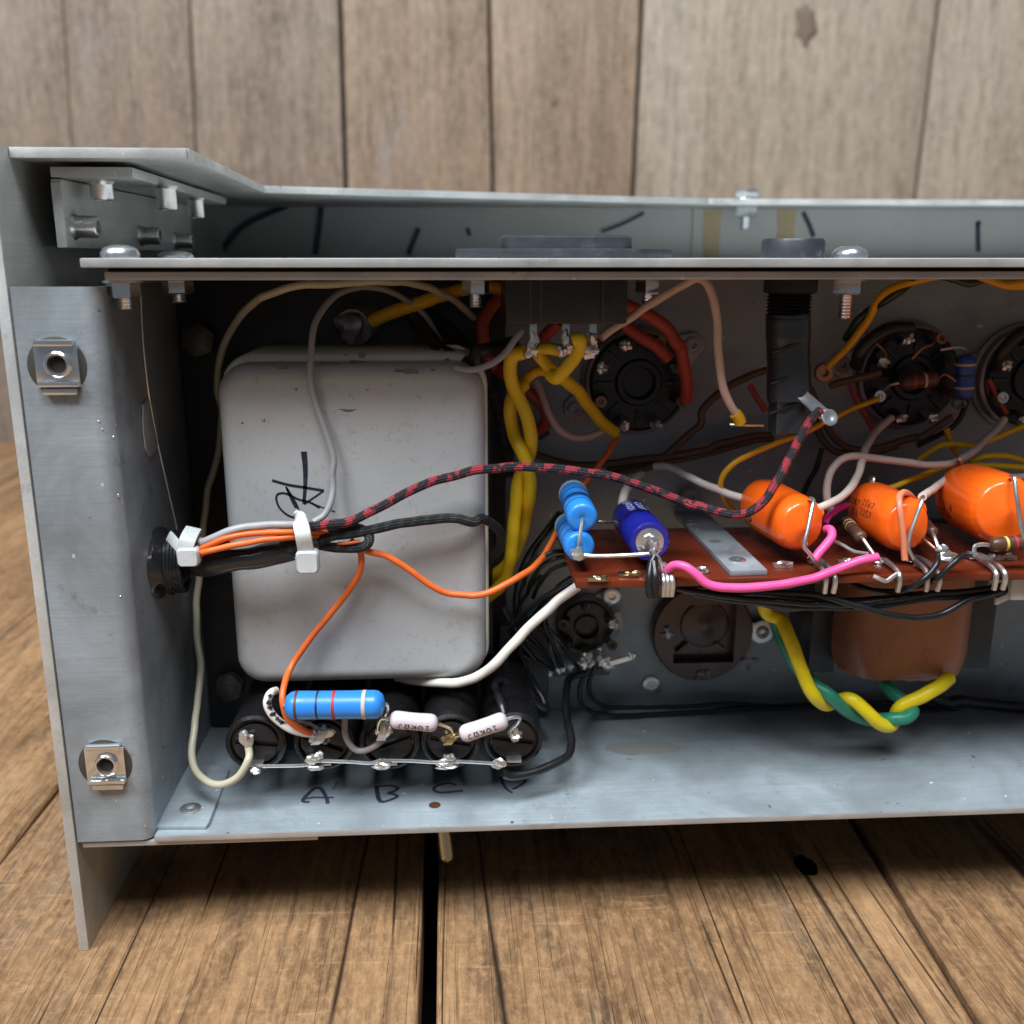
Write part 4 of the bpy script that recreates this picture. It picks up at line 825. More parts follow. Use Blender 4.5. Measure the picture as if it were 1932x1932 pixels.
# ------------------------------------------------------------------ orange dipped film capacitors
def blobmesh(mb, vox, it=6):
    o = mb.build('tmp', 'orange_epoxy'); me = o.data
    md = o.modifiers.new('r', 'REMESH'); md.mode = 'VOXEL'; md.voxel_size = vox*MM; sm = o.modifiers.new('s', 'SMOOTH'); sm.factor = .5; sm.iterations = it
    bpy.context.view_layer.update(); dg = bpy.context.evaluated_depsgraph_get(); nm = bpy.data.meshes.new_from_object(o.evaluated_get(dg)); loc = o.location.copy()
    bpy.data.objects.remove(o); nm.polygons.foreach_set('use_smooth', [True]*len(nm.polygons)); return nm, loc
def film_cap(label, pb, pf, hw_, hh_, horns, leads, prints=(), group='orange film capacitors on the board', flat=.0):
    a = (pf-pb).normalized(); L = (pf-pb).length; x = a.cross(EZ).normalized(); y = x.cross(a)
    mb = MB(); secs = []
    for i in range(17):
        u = -1+2*i/16; k = (1-abs(u)**7)**(1/2.3) if abs(u) < 1 else .02
        k = max(k, .03); secs.append((L*(u+1)/2, hw_*k, hh_*k, min(hw_, hh_)*k*.98))
    mb.loft(pb, x, y, a, secs, 7)
    for (h0, h1, r0) in horns: mb.tube([h0, h0.lerp(h1, .4), h0.lerp(h1, .75), h1], lambda t, r0=r0: r0*(1-t)**1.6+.55, 14, 5)
    nm, loc = blobmesh(mb, .33, 8); nm.name = 'body'
    base = (pb+pf)/2-y*hh_; o = tag(thing('film_capacitor', base), label, 'capacitor', group)
    bo = bpy.data.objects.new('body', nm); coll.objects.link(bo); nm.materials.clear(); nm.materials.append(MAT['orange_epoxy']); put(bo, loc/MM, o)
    for pts, rl, ml in leads: MB().tube(pts, rl, 8).build('lead', ml, o)
    for (ang, tx, h, w, t0, sw) in prints:
        x2, y2, a2 = axes(a); mbp = MB()
        pr_ = print_on(bo, pb, a, hh_, ang, tx, h, w, t0, False, 'print_black', sw, lift=.3)
        # settle the printing onto the dipped surface
        import mathutils
        bv = mathutils.bvhtree.BVHTree.FromObject(bo, bpy.context.evaluated_depsgraph_get()) if False else mathutils.bvhtree.BVHTree.FromPolygons([v.co+loc for v in nm.vertices], [p.vertices[:] for p in nm.polygons])
        wl = WLOC[pr_.name]*MM
        for v in pr_.data.vertices:
            h_ = bv.find_nearest(v.co+wl)
            if h_[0] is not None: v.co = h_[0]+h_[1]*.00006-wl
    return o
pf, pb = P('L',1050,1130,7), P('L',640,900,33)
film_cap('leftmost orange film capacitor, with the striped cloth wire crossing it', pb, pf, 6.0, 6.6,
   [(P('L',1090,1000,13), P('L',1095,925,11), 2.8), (P('L',760,850,30), P('L',745,790,32), 3.6)],
   [([P('L',1095,925,11), P('L',1080,890,9), P('L',1110,905,7), P('L',1100,960,5.5), P('L',1065,1130,3.5), P('L',1035,1280,2.5), P('L',1070,1330,3), P('L',1120,1390,3)], .48, 'tin')],
   [(rad(205), 'UP', 3.4, 3.0, 4.5, .5)])
pf, pb = P('M',850,1000,6), P('M',420,760,33)
film_cap('middle orange film capacitor, with an orange sleeved lead over its front end', pb, pf, 5.9, 6.6,
   [(P('M',900,800,12), P('M',940,735,10), 2.4), (P('M',490,650,30), P('M',480,570,32), 3.4)],
   [([P('M',940,735,10), P('M',975,700,8), P('M',960,740,6), P('M',900,900,4.5), P('M',840,1080,3.5), P('M',830,1180,3), P('M',880,1290,3)], .48, 'tin'), ([P('M',480,570,32), P('M',470,530,32), P('M',500,520,31), P('M',490,600,30)], .45, 'tin')],
   [(rad(150), '1567', 1.6, 1.5, 12, .22), (rad(172), '2257', 1.6, 1.5, 12, .22), (rad(160), '0087', 1.6, 1.6, 3.6, .24), (rad(182), '5753', 1.6, 1.6, 3.6, .24)])
pf, pb = P('M',1800,850,7), P('M',1330,660,36)
film_cap('largest orange film capacitor, at the right edge of the picture', pb, pf, 8.2, 8.4,
   [(P('M',1800,650,13), P('M',1810,545,11), 3.0), (P('M',1330,500,33), P('M',1315,420,34), 4.2)],
   [([P('M',1810,545,11), P('M',1805,505,9), P('M',1835,520,7.5), P('M',1850,640,6), P('M',1880,830,4.5), P('M',1905,1000,3.5), P('M',1925,1100,3.5)], .5, 'tin'), ([P('M',1315,420,34), P('M',1290,350,33), P('M',1320,340,32), P('M',1340,400,33)], .55, 'tin')],
   [(rad(205), '3758', 1.8, 1.9, 6, .3), (rad(190), '5.4', 1.8, 1.9, 10, .3)])
solo(MB().tube(PL('M', [(880,720,16),(830,670,12),(780,660,8),(745,700,6),(750,800,4),(775,1000,3.2),(790,1150,3),(795,1250,2.8),(800,1300,2.6)]), .75, 10), 'sleeved_lead', 'w_orange_light', 'light orange sleeved lead bent over the front of the middle orange capacitor', 'lead')
# small brown board resistors
resistor('carbon_resistor', 'small brown banded resistor between the left and middle orange capacitors', P('M',240,930,24), P('M',385,1090,8), 1.35, 'brown_body', [(.22,.5,'band_gold'),(.36,.4,'band_yellow'),(.48,.4,'band_brown'),(.62,.4,'band_black')],
    [([P('M',385,1090,8), P('M',400,1100,6.5), P('M',470,1200,4.5), P('M',540,1290,3), P('M',590,1320,2.5)], .42, 'tin')], bulge=.3)
resistor('carbon_resistor', 'small brown resistor half hidden behind the middle orange capacitor', P('M',1000,960,24), P('M',1060,1040,10), 1.3, 'brown_body', [(.5,.5,'band_brown')],
    [([P('M',1060,1040,10), P('M',1080,1080,7), P('M',1120,1190,4.5)], .42, 'tin')], bulge=.3)
resistor('carbon_resistor', 'brown banded resistor in front of the largest orange capacitor', P('R',760,1195,4), P('R',1330,1150,4), 1.65, 'brown_body', [(.32,.6,'band_yellow'),(.50,.6,'band_red'),(.66,.6,'band_green')],
    [([P('R',760,1195,4), P('R',680,1190,3.8), P('R',600,1210,3.6), P('R',590,1260,3.4), P('R',590,1330,3)], .5, 'tin')], bulge=.15)
solo(MB().tube(PL('L', [(1250,1220,10),(1350,1270,7),(1440,1320,5),(1560,1340,3.5)]), .42, 8), 'bare_lead', 'tin', 'bare tinned lead lying on the board left of the small brown resistor', 'lead')
solo(MB().tube(PL('M', [(960,1090,8),(1010,1130,6),(1100,1210,4)]), .42, 8), 'bare_lead', 'copper_dull', 'short bare lead under the front of the middle orange capacitor', 'lead')
mb = MB(); c = P('M',1190,1275,3); mb.ball(c, (2.6, 1.4, 1.3), .3, 14, 10); mb.ball(P('M',1145,1205,3.4), (1.3,1,1), .4); solo(mb, 'solder_joint', 'tin', 'grey solder lug where two shiny black wires leave the board', 'solder joint')
# ------------------------------------------------------------------ brown socket wafer in the back wall
c = at(1328, 1198, 55); Rw = 14.6
wf = tag(thing('wafer_socket', (c.x, 60, c.z-Rw)), 'dark brown round wafer with a square recess under the board', 'socket')
mb = MB(); n = 40; sq = 9.4
outer = []; inner = []
for i in range(n):
    t = 2*math.pi*i/n; d = Vector((math.cos(t), math.sin(t))); k = sq/max(abs(d.x), abs(d.y)); outer.append(d*Rw); inner.append(d*k*.94)
vs = []
for (pl, Y) in ((outer, 59.9), (outer, 56.2), ([p*.97 for p in outer], 55.6), (inner, 55.6), (inner, 59.3)):
    vs += [Vector((c.x+p.x+( .4 if pl is inner else 0), Y, c.z+p.y)) for p in pl]
fs = []
for k in range(4):
    for i in range(n): fs.append((k*n+i, k*n+(i+1) % n, (k+1)*n+(i+1) % n, (k+1)*n+i))
fs.append(tuple(range(4*n, 5*n))); mb.add(vs, fs); mb.build('wafer', 'brown_wafer', wf, sharp=30)
MB().lathe((c.x+1.2, 59.3, c.z+1.6), (0, -1, 0), [(0, 7.2), (.7, 6.9), (1.0, 5.5), (.8, 2.5), (1.1, 2), (1.1, 0)], 26).build('potting', 'brown_wafer', wf)
for ang in (225, 318): 
    d = Vector((math.cos(rad(ang)), 0, math.sin(rad(ang)))); MB().obox(c+d*7.5+EY*3.4, d, EY, EZ.cross(d) if False else Vector((-d.z,0,d.x)), 4, 1.6, 1.2).build('contact', 'brown_wafer', wf, bevel=.2)
for (x, y) in ((975, 600), (1330, 960), (1690, 850)):
    mb = MB()
    for k in range(5): mb.ball(P('N', x+random.uniform(-70, 70), y+random.uniform(-35, 35), 55.2), (random.uniform(.5, 1.3), .5, random.uniform(.4, .9)), .5, 8, 6)
    mb.build('glue_spot', 'saddle' if y < 900 else 'grime', wf)
c = P('N', 1790, 590, 57.5); lg = tag(thing('solder_tag', c), 'grey ring tag riveted right of the brown wafer', 'tag'); MB().lathe(c, (0,-1,0), [(0, 3.4), (.8, 3.4), (.9, 2.8), (.8, 0)], 24).build('ring', 'tin', lg); eyelet(c+Vector((0,-.8,0)), (0,-1,0), 1.9, lg, 'saddle')
MB().obox(c+Vector((-3.6, -.3, 1.0)), EX, EY, EZ, 4, .6, 3.6).build('tail', 'tin', lg, bevel=.2)
for (z, x, y, lab, Y) in (('N', 890, 1020, 'silver rivet below the brown wafer on the back wall', 59.7), ('Q', 1570, 225, 'rivet above the small round socket on the back wall', 58.0)):
    c = P(z, x, y, Y); solo(MB().lathe(c, (0,-1,0), [(0, 2.6), (.7, 2.5), (1.0, 1.9), (.9, 1.1), (.2, 1.0), (.2, 0)], 24), 'rivet', 'tin', lab, 'rivet')
# ------------------------------------------------------------------ brown choke
x0, x1 = at(1558, 1200, 46).x, at(1838, 1200, 31).x; zc0 = at(1690, 1286, 27).z; zc1 = ZBD-2.2
ck = tag(thing('choke', ((x0+x1)/2, 45, zc0)), 'brown paper wrapped choke with black core under the board', 'choke')
xm = (x0+x1)/2; hwc = (x1-x0)/2
secs = []; Hc = zc1-zc0
for i in range(13):
    u = i/12; k = 1-.05*max(0, 1-u*6)**1.5-.03*max(0, (u-.85)*6)**2; secs.append((Hc*u, hwc*k, 16*k, 9))
MB().loft((xm, 43, zc0), EX, EY, EZ, secs, 9).build('winding', 'paper_brown', ck, sharp=60)
mb = MB(); pp = []
for i in range(40):
    t = math.pi*(1+i/39); pp.append(Vector((xm+math.copysign(min(abs(math.cos(t))*hwc*1.18, hwc*.96), math.cos(t)), 43+math.sin(t)*15.2, zc0+1.5)))
vs = []; 
for i, p in enumerate(pp): vs += [p, p+Vector((0, -.3, -1.6-1.5*noise.noise(Vector((i*.35, 2, 0)))-.5*noise.noise(Vector((i*1.3, 7, 0)))))]
mb.add(vs, [(2*i, 2*i+1, 2*i+3, 2*i+2) for i in range(39)])
pe = mb.build('paper_edge', 'paper_brown', ck); sd = pe.modifiers.new('thick', 'SOLIDIFY'); sd.thickness = .0003
f0, f1 = at(1530, 1200, 42).x, at(1858, 1200, 42).x
MB().box((f0, 42, at(1540, 1270, 42).z), (x0+1.5, 59.5, zc1)).build('core_side', 'black_paint', ck, bevel=.4)
MB().box((x1-2, 38, at(1850, 1262, 38).z), (f1, 59.5, zc1)).build('core_side', 'black_paint', ck, bevel=.4)
for k in range(9):
    MB().box((f1-.02, 39.5+k*2.2, at(1850, 1262, 38).z+.4), (f1+.25, 40.7+k*2.2, zc1-.3)).build('lamination', 'dull_bolt', ck)
# ------------------------------------------------------------------ solder tag strip near the fuse holders
tg = tag(thing('tag_strip', P('Q', 1100, 1080, 50)), 'row of soldered tags below the small round socket', 'tag strip')
MB().obox(P('Q', 1100, 1090, 54), EX, EY, EZ, 22, 2, 2.2).build('strip', 'dull_bolt', tg, bevel=.3)
for (x, y, r) in ((770,1070,1.2),(840,1110,1.3),(985,1060,1.3),(1110,1050,1.2),(1240,1020,2.0),(1310,1010,1.4),(1460,975,1.4),(1520,1010,1.7),(1255,1100,1.1),(860,665,.8),(1440,850,.8)):
    MB().ball(P('Q', x, y, 50), (r, 1.1, r), .5, 12, 8).build('solder', 'solder', tg)
MB().tube(PL('Q', [(1300,1040,49.5),(1380,985,49)]), .6, 8).build('tinned_end', 'solder', tg)
MB().obox((P('Q',1560,1000,49)+P('Q',1790,930,48.5))/2, (P('Q',1790,930,48.5)-P('Q',1560,1000,49)).normalized(), EY, (P('Q',1790,930,48.5)-P('Q',1560,1000,49)).normalized().cross(EY), 6.4, .6, 1.5).build('long_tag', 'tin', tg, bevel=.15)
MB().ball(P('Q',1800,915,48.4), (1.2,.7,1.1), .3).build('tag_end', 'solder', tg)
c = P('Q', 310, 1130, 48); solo(MB().lathe(c, (.2,-1,.1), [(0, 3.4), (2.5, 3.2), (2.7, 2.2), (4, 2.0), (4.2, 1.5), (4.2, 0)], 20), 'brass_screw', 'copper_dull', 'tarnished brass screw above the rightmost fuse holder', 'screw')
c = P('Q', 500, 1210, 48); solo(MB().ball(c, (2.4, 1.2, 1.0), .3), 'solder_joint', 'solder', 'bright solder blob beside the tarnished brass screw', 'solder joint')
c = P('Q', 560, 930, 52); solo(MB().obox(c, EX, EY, EZ, 14, 8, 22), 'terminal_block', 'black_paint', 'dark block behind the thick white wire, right of the can', 'terminal', bevel=1)
# ------------------------------------------------------------------ wiring
RS = {'grey_wire':.75,'orange_loom_wire':.70,'orange_wire':.78,'black_cloth_wire':1.15,'black_tube':1.7,'red_sleeve':1.6,'pale_wire':.98,'brown_wire':1.0,'amber_wire':.97,'thin_yellow_wire':.72,'white_wire':.98,
      'yellow_lead':.8,'pink_stub':1.0,'pink_wire':1.02,'black_lead':.70,'bundle_wire':.76,'harness_wire':.58,'white_power_wire':1.18,'grey_link':.75,'printed_wire':.98,'green_wire':1.0,'magenta_wire':.82,'cream_wire':.9}
def wire(name, label, pts, r, mat, cat='wire', group=None, n=12, smooth=7):
    p = catmull([P(*q) for q in pts], smooth); r = RS.get(name, r); k = random.uniform(0, 99)
    # hand-dressed wire: never quite smooth, never quite round
    amp = .22 if mat != 'tape' else .35
    p = [v+Vector((noise.noise(v*.22+Vector((k, 0, 0))), noise.noise(v*.22+Vector((0, k, 0))), noise.noise(v*.22+Vector((0, 0, k)))))*amp*(0 if i in (0, len(p)-1) else 1) for i, v in enumerate(p)]
    rr = r if callable(r) else (lambda t: r*(1+.05*noise.noise(Vector((t*14, k, 0)))))
    return solo(MB().tube(p, rr, n, 0), name, mat, label, cat, group)
def seq(z, *pts): return [(z, *p) for p in pts]
wire('cream_wire', 'cream wire looping down the left wall and up to the leftmost fuse holder', seq('F', (430,810,9.5),(440,900,8.5)) + seq('C', (1770,1310,7.5),(1700,1430,7),(1600,1490,8),(1500,1480,10),(1400,1390,14),(1368,1260,18),(1390,1050,24),(1420,800,32),(1428,620,36),(1405,440,40),(1400,200,44))
     + seq('B', (1420,1700,46),(1450,1350,48),(1490,1050,48),(1560,800,48),(1580,500,48)) + seq('A', (1550,1930,48),(1560,1750,46),(1620,1560,42),(1740,1380,36),(1870,1270,32)) + seq('D', (420,430,28),(650,350,26),(900,335,26),(1300,318,28),(1500,330,32),(1700,400,38),(1850,500,44),(1932,575,48)), .92, 'w_cream')
wire('grey_wire', 'grey wire hanging from the top over the face of the transformer can', seq('E', (790,345,14),(860,300,15),(910,210,16),(925,100,17),(925,0,17.6)) + seq('D', (930,1600,17.8),(880,1400,18),(800,1180,18.2),(765,1020,18),(770,850,19),(790,650,22),(850,520,26),(960,410,30),(1120,358,34),(1300,375,38),(1450,450,42),(1580,560,44),(1680,720,40),(1720,850,32),(1790,930,24),(1900,950,20))
     + seq('H', (120,1200,19),(250,1220,18),(400,1180,18),(530,1080,18),(620,960,18.5),(670,900,19)), .85, 'w_grey')
# loom
wire('taped_loom', 'black taped cable loom coming through the end wall', seq('B', (1120,1600,36),(1250,1610,26),(1400,1610,18)) + seq('E', (0,655,14),(150,630,11.5),(300,605,11),(450,575,11),(640,540,12)), lambda t: 2.6+.15*math.sin(t*23), 'tape', 'loom', n=16)
wire('loom_sleeve', 'black sleeve at the open end of the taped loom', seq('E', (560,530,11.5),(640,520,11.5),(730,505,11.5),(800,495,12)), 2.35, 'braid_black', 'sleeve')
gr_ = at(300, 1058, 30)
gm = tag(thing('grommet', atx(305, 1095, XW+1)), 'lumpy black taped grommet where the loom enters the end wall', 'grommet')
cg = atx(300, 1062, XW); mb = MB(); mb.lathe(cg, (1, 0, 0), [(0, 9), (.8, 9), (1.6, 7.5), (5.5, 6.4), (6.2, 5.2), (4.5, 3.5), (2, 3.2), (2, 0)], 26, up=EZ, flat=.92)
for v in mb.v: v += Vector((noise.noise(v*.35)*.9, noise.noise(v*.35+Vector((9,0,0)))*.9, noise.noise(v*.35+Vector((0,9,0)))*.9))
mb.build('boot', 'tape', gm, sharp=70)
for k in range(5):
    pts = [cg+Vector((3.2+k*.7, math.cos(t)*(7.0-k*.25), math.sin(t)*(7.0-k*.25)*1.05+.4*math.sin(3*t+k))) for t in [rad(a) for a in range(60, 330, 30)]]
    MB().tube(pts, .55, 6).build('tape_fold', 'tape', gm)
wire('grey_loom_wire', 'grey wire lying on top of the loom between the two cable ties', seq('B', (1300,1460,18),(1420,1440,12.5)) + seq('E', (0,485,10),(180,410,9),(400,368,8.8),(620,362,9.5),(760,372,12)), .9, 'w_grey')
wire('orange_loom_wire', 'upper orange wire in the loom between the two cable ties', seq('B', (1330,1530,18),(1440,1500,11)) + seq('E', (0,525,8.6),(150,465,7.8),(350,425,7.6),(560,412,8),(720,415,10),(900,410,13)), .85, 'w_orange')
wire('orange_loom_wire', 'lower orange wire in the loom between the two cable ties', seq('B', (1330,1560,18),(1440,1535,11)) + seq('E', (0,560,8.4),(150,520,7.4),(350,480,7.4),(560,455,8),(720,450,10),(880,440,13)), .8, 'w_orange')
wire('orange_wire', 'orange wire curving down over the can to the big blue resistor', seq('E', (1050,470,14),(1100,520,14),(1130,580,14.5),(1125,680,15),(1050,820,16),(880,1030,17),(720,1230,17),(620,1390,15),(575,1520,10),(568,1630,7.5),(600,1740,7.5),(700,1820,8),(800,1855,8.5)), .9, 'w_orange')
wire('orange_wire', 'orange wire sagging right from the loom to the octal valve socket', seq('E', (1080,530,14),(1180,555,14),(1300,585,14.5),(1450,670,15),(1600,780,15.5),(1750,850,16),(1880,868,16)) + seq('I', (0,1405,16),(150,1370,16),(330,1270,18),(480,1180,22),(570,1080,26),(640,950,30),(720,800,34),(850,560,38),(960,420,40),(1060,290,43),(1130,180,46),(1160,130,48)), .88, 'w_orange')
wire('striped_cloth_wire', 'red and black striped cloth covered wire arching across the can and board', seq('E', (600,390,12),(760,375,10),(900,355,10),(1050,335,11),(1200,270,12),(1400,160,13),(1600,65,13),(1800,12,13)) + seq('I', (0,385,13),(200,365,13),(400,350,13),(600,365,13),(850,395,13),(1050,420,14),(1250,470,15),(1450,540,16),(1650,620,16),(1800,670,15),(1930,700,14))
     + seq('L', (100,930,13),(300,990,12),(450,1020,11),(560,1005,10.5),(650,960,10),(740,870,10),(830,720,10.5),(940,510,11.5),(1020,360,12.5),(1110,220,14),(1160,170,15)), 1.05, 'braid_red', n=16)
wire('black_cloth_wire', 'thick black cloth covered wire from the loom round the right side of the can', seq('E', (780,490,12),(950,440,12),(1150,405,12.5),(1400,355,13),(1600,325,13.5),(1800,315,14.5),(1932,340,17)) + seq('I', (60,780,19),(160,830,23),(220,920,28),(200,1030,34),(130,1110,40)), 1.45, 'braid_black', n=16)
wire('black_cloth_wire', 'short folded black cloth wire loop where the loom opens', seq('E', (760,400,13.5),(1000,380,13),(1130,395,13),(1180,440,12.5),(1170,500,12.5),(1060,530,13),(900,520,13),(800,500,13.5)), 1.2, 'braid_black', n=14)
wire('yellow_fleck', 'short orange strand peeping between the black cloth wires', seq('E', (960,492,12.2),(1040,490,11.8),(1120,480,12.2)), .4, 'w_orange')
# cable ties
def tie(label, z, strap, hx, hy, hw_, hh_, Y, tail=None):
    c = P(z, hx, hy, Y); o = tag(thing('cable_tie', c), label, 'cable tie', 'white nylon cable ties')
    MB().loft(c+EY*1.8, EX, EZ, -EY, [(0, hw_*.85, hh_*.85, .8), (.6, hw_, hh_, 1.0), (3.0, hw_, hh_, 1.0), (3.6, hw_*.85, hh_*.85, .8)], 4).build('head', 'nylon', o, sharp=50)
    p = [P(z, *q) for q in strap]; mb = MB(); mb.tube(p, 1.0, 10, 6, ry=1.0)
    mb = MB(); q = catmull(p, 6); vs = []; 
    for i, v in enumerate(q):
        t = (q[min(i+1, len(q)-1)]-q[max(i-1, 0)]).normalized(); nrm = (-EY-t*(-EY).dot(t)).normalized(); b = t.cross(nrm)
        for (u, w) in ((-1.75, 0), (1.75, 0), (1.75, 1.0), (-1.75, 1.0)): vs.append(v+b*u+nrm*w)
    fs = [(0,1,2,3)]; m = len(q)
    for i in range(m-1):
        for k in range(4): fs.append((i*4+k, i*4+(k+1) % 4, i*4+4+(k+1) % 4, i*4+4+k))
    fs.append(((m-1)*4+3, (m-1)*4+2, (m-1)*4+1, (m-1)*4)); mb.add(vs, fs); mb.build('strap', 'nylon', o, bevel=.2)
    if tail:
        mb = MB(); t = [P(z, *k) for k in tail]; d = (t[1]-t[0]).normalized(); mb.obox((t[0]+t[1])/2, d, EY, d.cross(EY), (t[1]-t[0]).length, 1.0, 3.2); mb.build('tail', 'nylon', o, bevel=.25)
tie('white cable tie holding the loom by the grommet', 'B', [(1380,1370,13),(1340,1440,9),(1320,1500,8.5),(1330,1580,8.5)], 1350, 1550, 2.4, 2.1, 8.5, [(1200,1400,12), (1290,1500,8)])
tie('white cable tie round the loom over the middle of the can', 'E', [(702,300,14),(700,330,10),(712,410,6.4),(728,500,7),(740,560,8)], 748, 618, 2.5, 2.6, 7.5)
tg_ = P('R', 1130, 1640, 8); o = tag(thing('cable_tie', tg_), 'frosted white cable tie on the black wires at the right edge', 'cable tie', 'white nylon cable ties')
MB().obox(tg_, EX, EY, EZ, 7, 4, 7).build('head', 'nylon', o, bevel=.8); MB().obox(P('R', 960, 1570, 9), (EX+EZ*.35).normalized(), EY, EZ, 9, 1.2, 2.6).build('strap', 'nylon', o, bevel=.3); MB().obox(P('R', 1010, 1760, 8), (EX+EZ*.45).normalized(), EY, EZ, 8, 1.2, 1.8).build('tail', 'nylon', o, bevel=.3)
# --- thick yellow pair and neighbours
wire('yellow_wire', 'left strand of the thick yellow twisted pair beside the can', seq('H', (690,1075,24),(600,1110,25),(572,1200,26),(585,1330,28),(640,1450,29),(700,1580,30),(735,1720,31)) + seq('I', (455,250,34),(400,360,35),(360,500,35),(335,700,35),(320,900,35),(300,1080,36),(270,1220,38),(200,1340,40),(100,1420,44)), 1.65, 'w_yellow', group='yellow twisted pair')
wire('yellow_wire', 'right strand of the thick yellow twisted pair beside the can', seq('H', (690,1330,34),(640,1380,33),(585,1470,33),(570,1600,34),(600,1750,34)) + seq('I', (390,230,31),(430,330,31),(455,480,33),(445,620,35),(420,760,38),(390,900,40),(340,1040,42),(240,1180,44),(110,1280,47)), 1.65, 'w_yellow', group='yellow twisted pair')
wire('yellow_wire', 'yellow wire from the mains inlet down to the octal valve socket', seq('H', (770,1050,25),(850,1160,26),(960,1270,29),(1100,1370,34),(1200,1500,40),(1320,1650,45),(1430,1730,48)), 1.55, 'w_yellow')
wire('yellow_wire', 'short yellow jumper loop on the middle lug of the mains inlet', seq('H', (1080,985,18),(1130,970,17.5),(1140,1030,18),(1090,1130,19),(1010,1230,20),(950,1285,21),(900,1260,23)), 1.6, 'w_yellow')
wire('yellow_wire', 'short yellow jumper between the inlet lugs', seq('H', (790,1040,22),(880,1045,21),(1000,1070,20)), 1.4, 'w_yellow')
wire('yellow_wire', 'yellow wire curving off behind the jumper loop', seq('H', (650,1380,36),(720,1280,34),(800,1230,33),(870,1230,32)), 1.3, 'w_amber')
wire('yellow_wire', 'thick yellow wire running from the gland behind the mains inlet', seq('D', (1200,600,46),(1400,515,44),(1600,450,44),(1750,400,45),(1880,365,46)) + seq('H', (300,560,48),(420,545,48),(520,580,50)), 1.7, 'w_amber')
wire('black_tube', 'fat black sleeved lead curling above the can to the inlet', seq('D', (1470,500,46),(1520,600,44),(1620,720,40),(1760,850,34),(1932,890,28)) + seq('H', (300,1080,28),(450,1050,30),(600,1000,36)), 2.2, 'rubber', 'sleeve')
wire('black_tube', 'second black sleeved lead dropping behind the can', seq('D', (1560,540,50),(1700,620,50),(1850,760,50)) + seq('H', (260,1180,48),(380,1320,46),(470,1500,44),(520,1750,43)) + seq('I', (270,260,42),(280,420,43)), 1.9, 'braid_black', 'sleeve')
solo(MB().prism([P('H',45,1020,34),P('H',140,1018,34),P('H',205,1045,34),P('H',190,1060,34),P('H',100,1040,34)], (0,.6,0)), 'paper_scrap', 'w_white', 'tiny white scrap lying on the can top by the black sleeve', 'scrap')
wire('red_sleeve', 'dark red sleeved wire left of the mains inlet housing', seq('H', (480,640,46),(400,740,45),(340,860,44),(345,960,44),(370,1080,44),(430,1200,46)), 2.0, 'w_red', 'sleeve')
wire('red_sleeve', 'dark red sleeved wire running on towards the socket ear', seq('H', (420,1200,50),(560,1290,49),(700,1390,48),(830,1510,48),(870,1610,48),(820,1700,50),(700,1760,52)), 1.9, 'w_red', 'sleeve')
wire('red_sleeve', 'bright brick red sleeved wire arching over the octal socket', seq('H', (1480,680,40),(1600,725,39),(1740,800,38),(1860,890,38),(1932,1010,38)) + seq('J', (20,1300,39),(50,1450,41),(75,1600,43),(70,1740,46)), 1.75, 'w_red', 'sleeve')
wire('red_sleeve', 'dark red sleeved wire behind the inlet lugs', seq('H', (960,830,40),(880,920,42),(800,1010,45)), 1.8, 'w_red', 'sleeve')
wire('red_sleeve', 'lower dark red sleeved wire on the octal socket', seq('H', (1500,860,46),(1650,960,45),(1780,1040,45),(1860,1130,46)), 1.8, 'w_red', 'sleeve')
wire('pale_wire', 'pale wire swinging under the ear of the octal socket', seq('H', (780,1310,46),(830,1430,45),(900,1600,44),(980,1720,44),(1110,1775,45),(1230,1760,46),(1350,1700,48)), 1.1, 'w_pinkish')
wire('pale_wire', 'beige wire from the right inlet lug to the fuse holder tail', seq('H', (1310,960,19),(1400,890,19),(1600,760,19),(1800,630,18),(1920,560,18)) + seq('J', (70,790,17),(160,748,16),(230,780,15.5),(290,900,15.5),(325,1100,16),(335,1350,16.5),(365,1580,17),(420,1760,18),(490,1870,19)), 1.25, 'w_pinkish')
solo(MB().tube(PL('J', [(470,1850,18.8),(500,1890,19),(515,1930,19.2)]), 1.45, 10), 'scorched_end', 'w_amber', 'scorched yellow tip of the beige wire at the fuse holder tail', 'wire end')
# --- brown wires along the back
wire('brown_wire', 'long brown wire running along the back wall under the octal socket', seq('I', (470,240,56),(620,290,56),(800,335,55),(1050,330,54),(1300,300,53),(1600,265,52),(1930,205,51)) + seq('L', (300,460,51),(450,420,51),(620,385,52),(760,375,53)), 1.35, 'w_brown')
wire('brown_wire', 'brown wire dipping below the octal socket', seq('I', (1050,440,55),(1250,395,54),(1450,350,53),(1620,210,52),(1750,90,51),(1850,0,50)) + seq('J', (200,1830,50),(380,1660,50),(560,1560,50),(720,1500,52)), 1.3, 'w_brown')
wire('brown_wire', 'brown wire looping beneath the second valve socket', seq('L', (1120,250,54),(1160,370,53),(1240,470,52),(1340,515,52),(1500,500,51),(1700,460,50),(1930,395,49)) + seq('K', (1080,1640,48),(1200,1560,48),(1350,1470,48)), 1.6, 'w_brown')
wire('red_lead', 'thin red lead left of the second valve socket', seq('K', (520,1210,52),(570,1320,51),(640,1450,50),(700,1570,50)), .7, 'w_red', 'wire')
wire('red_lead', 'thin red lead left of the valve socket at the picture edge', seq('K', (1640,1160,52),(1700,1280,51),(1790,1440,50)), .7, 'w_red', 'wire')
wire('brown_wire', 'short brown wire on the left lugs of the second valve socket', seq('K', (350,1210,52),(500,1170,51),(650,1130,50),(770,1100,49)), 1.1, 'w_brown')
wire('black_sleeve', 'grey black sleeve bent round the top of the second valve socket', seq('K', (560,1050,52),(600,940,49),(700,820,48),(840,750,48),(1010,740,50)), 1.7, 'rubber', 'sleeve')
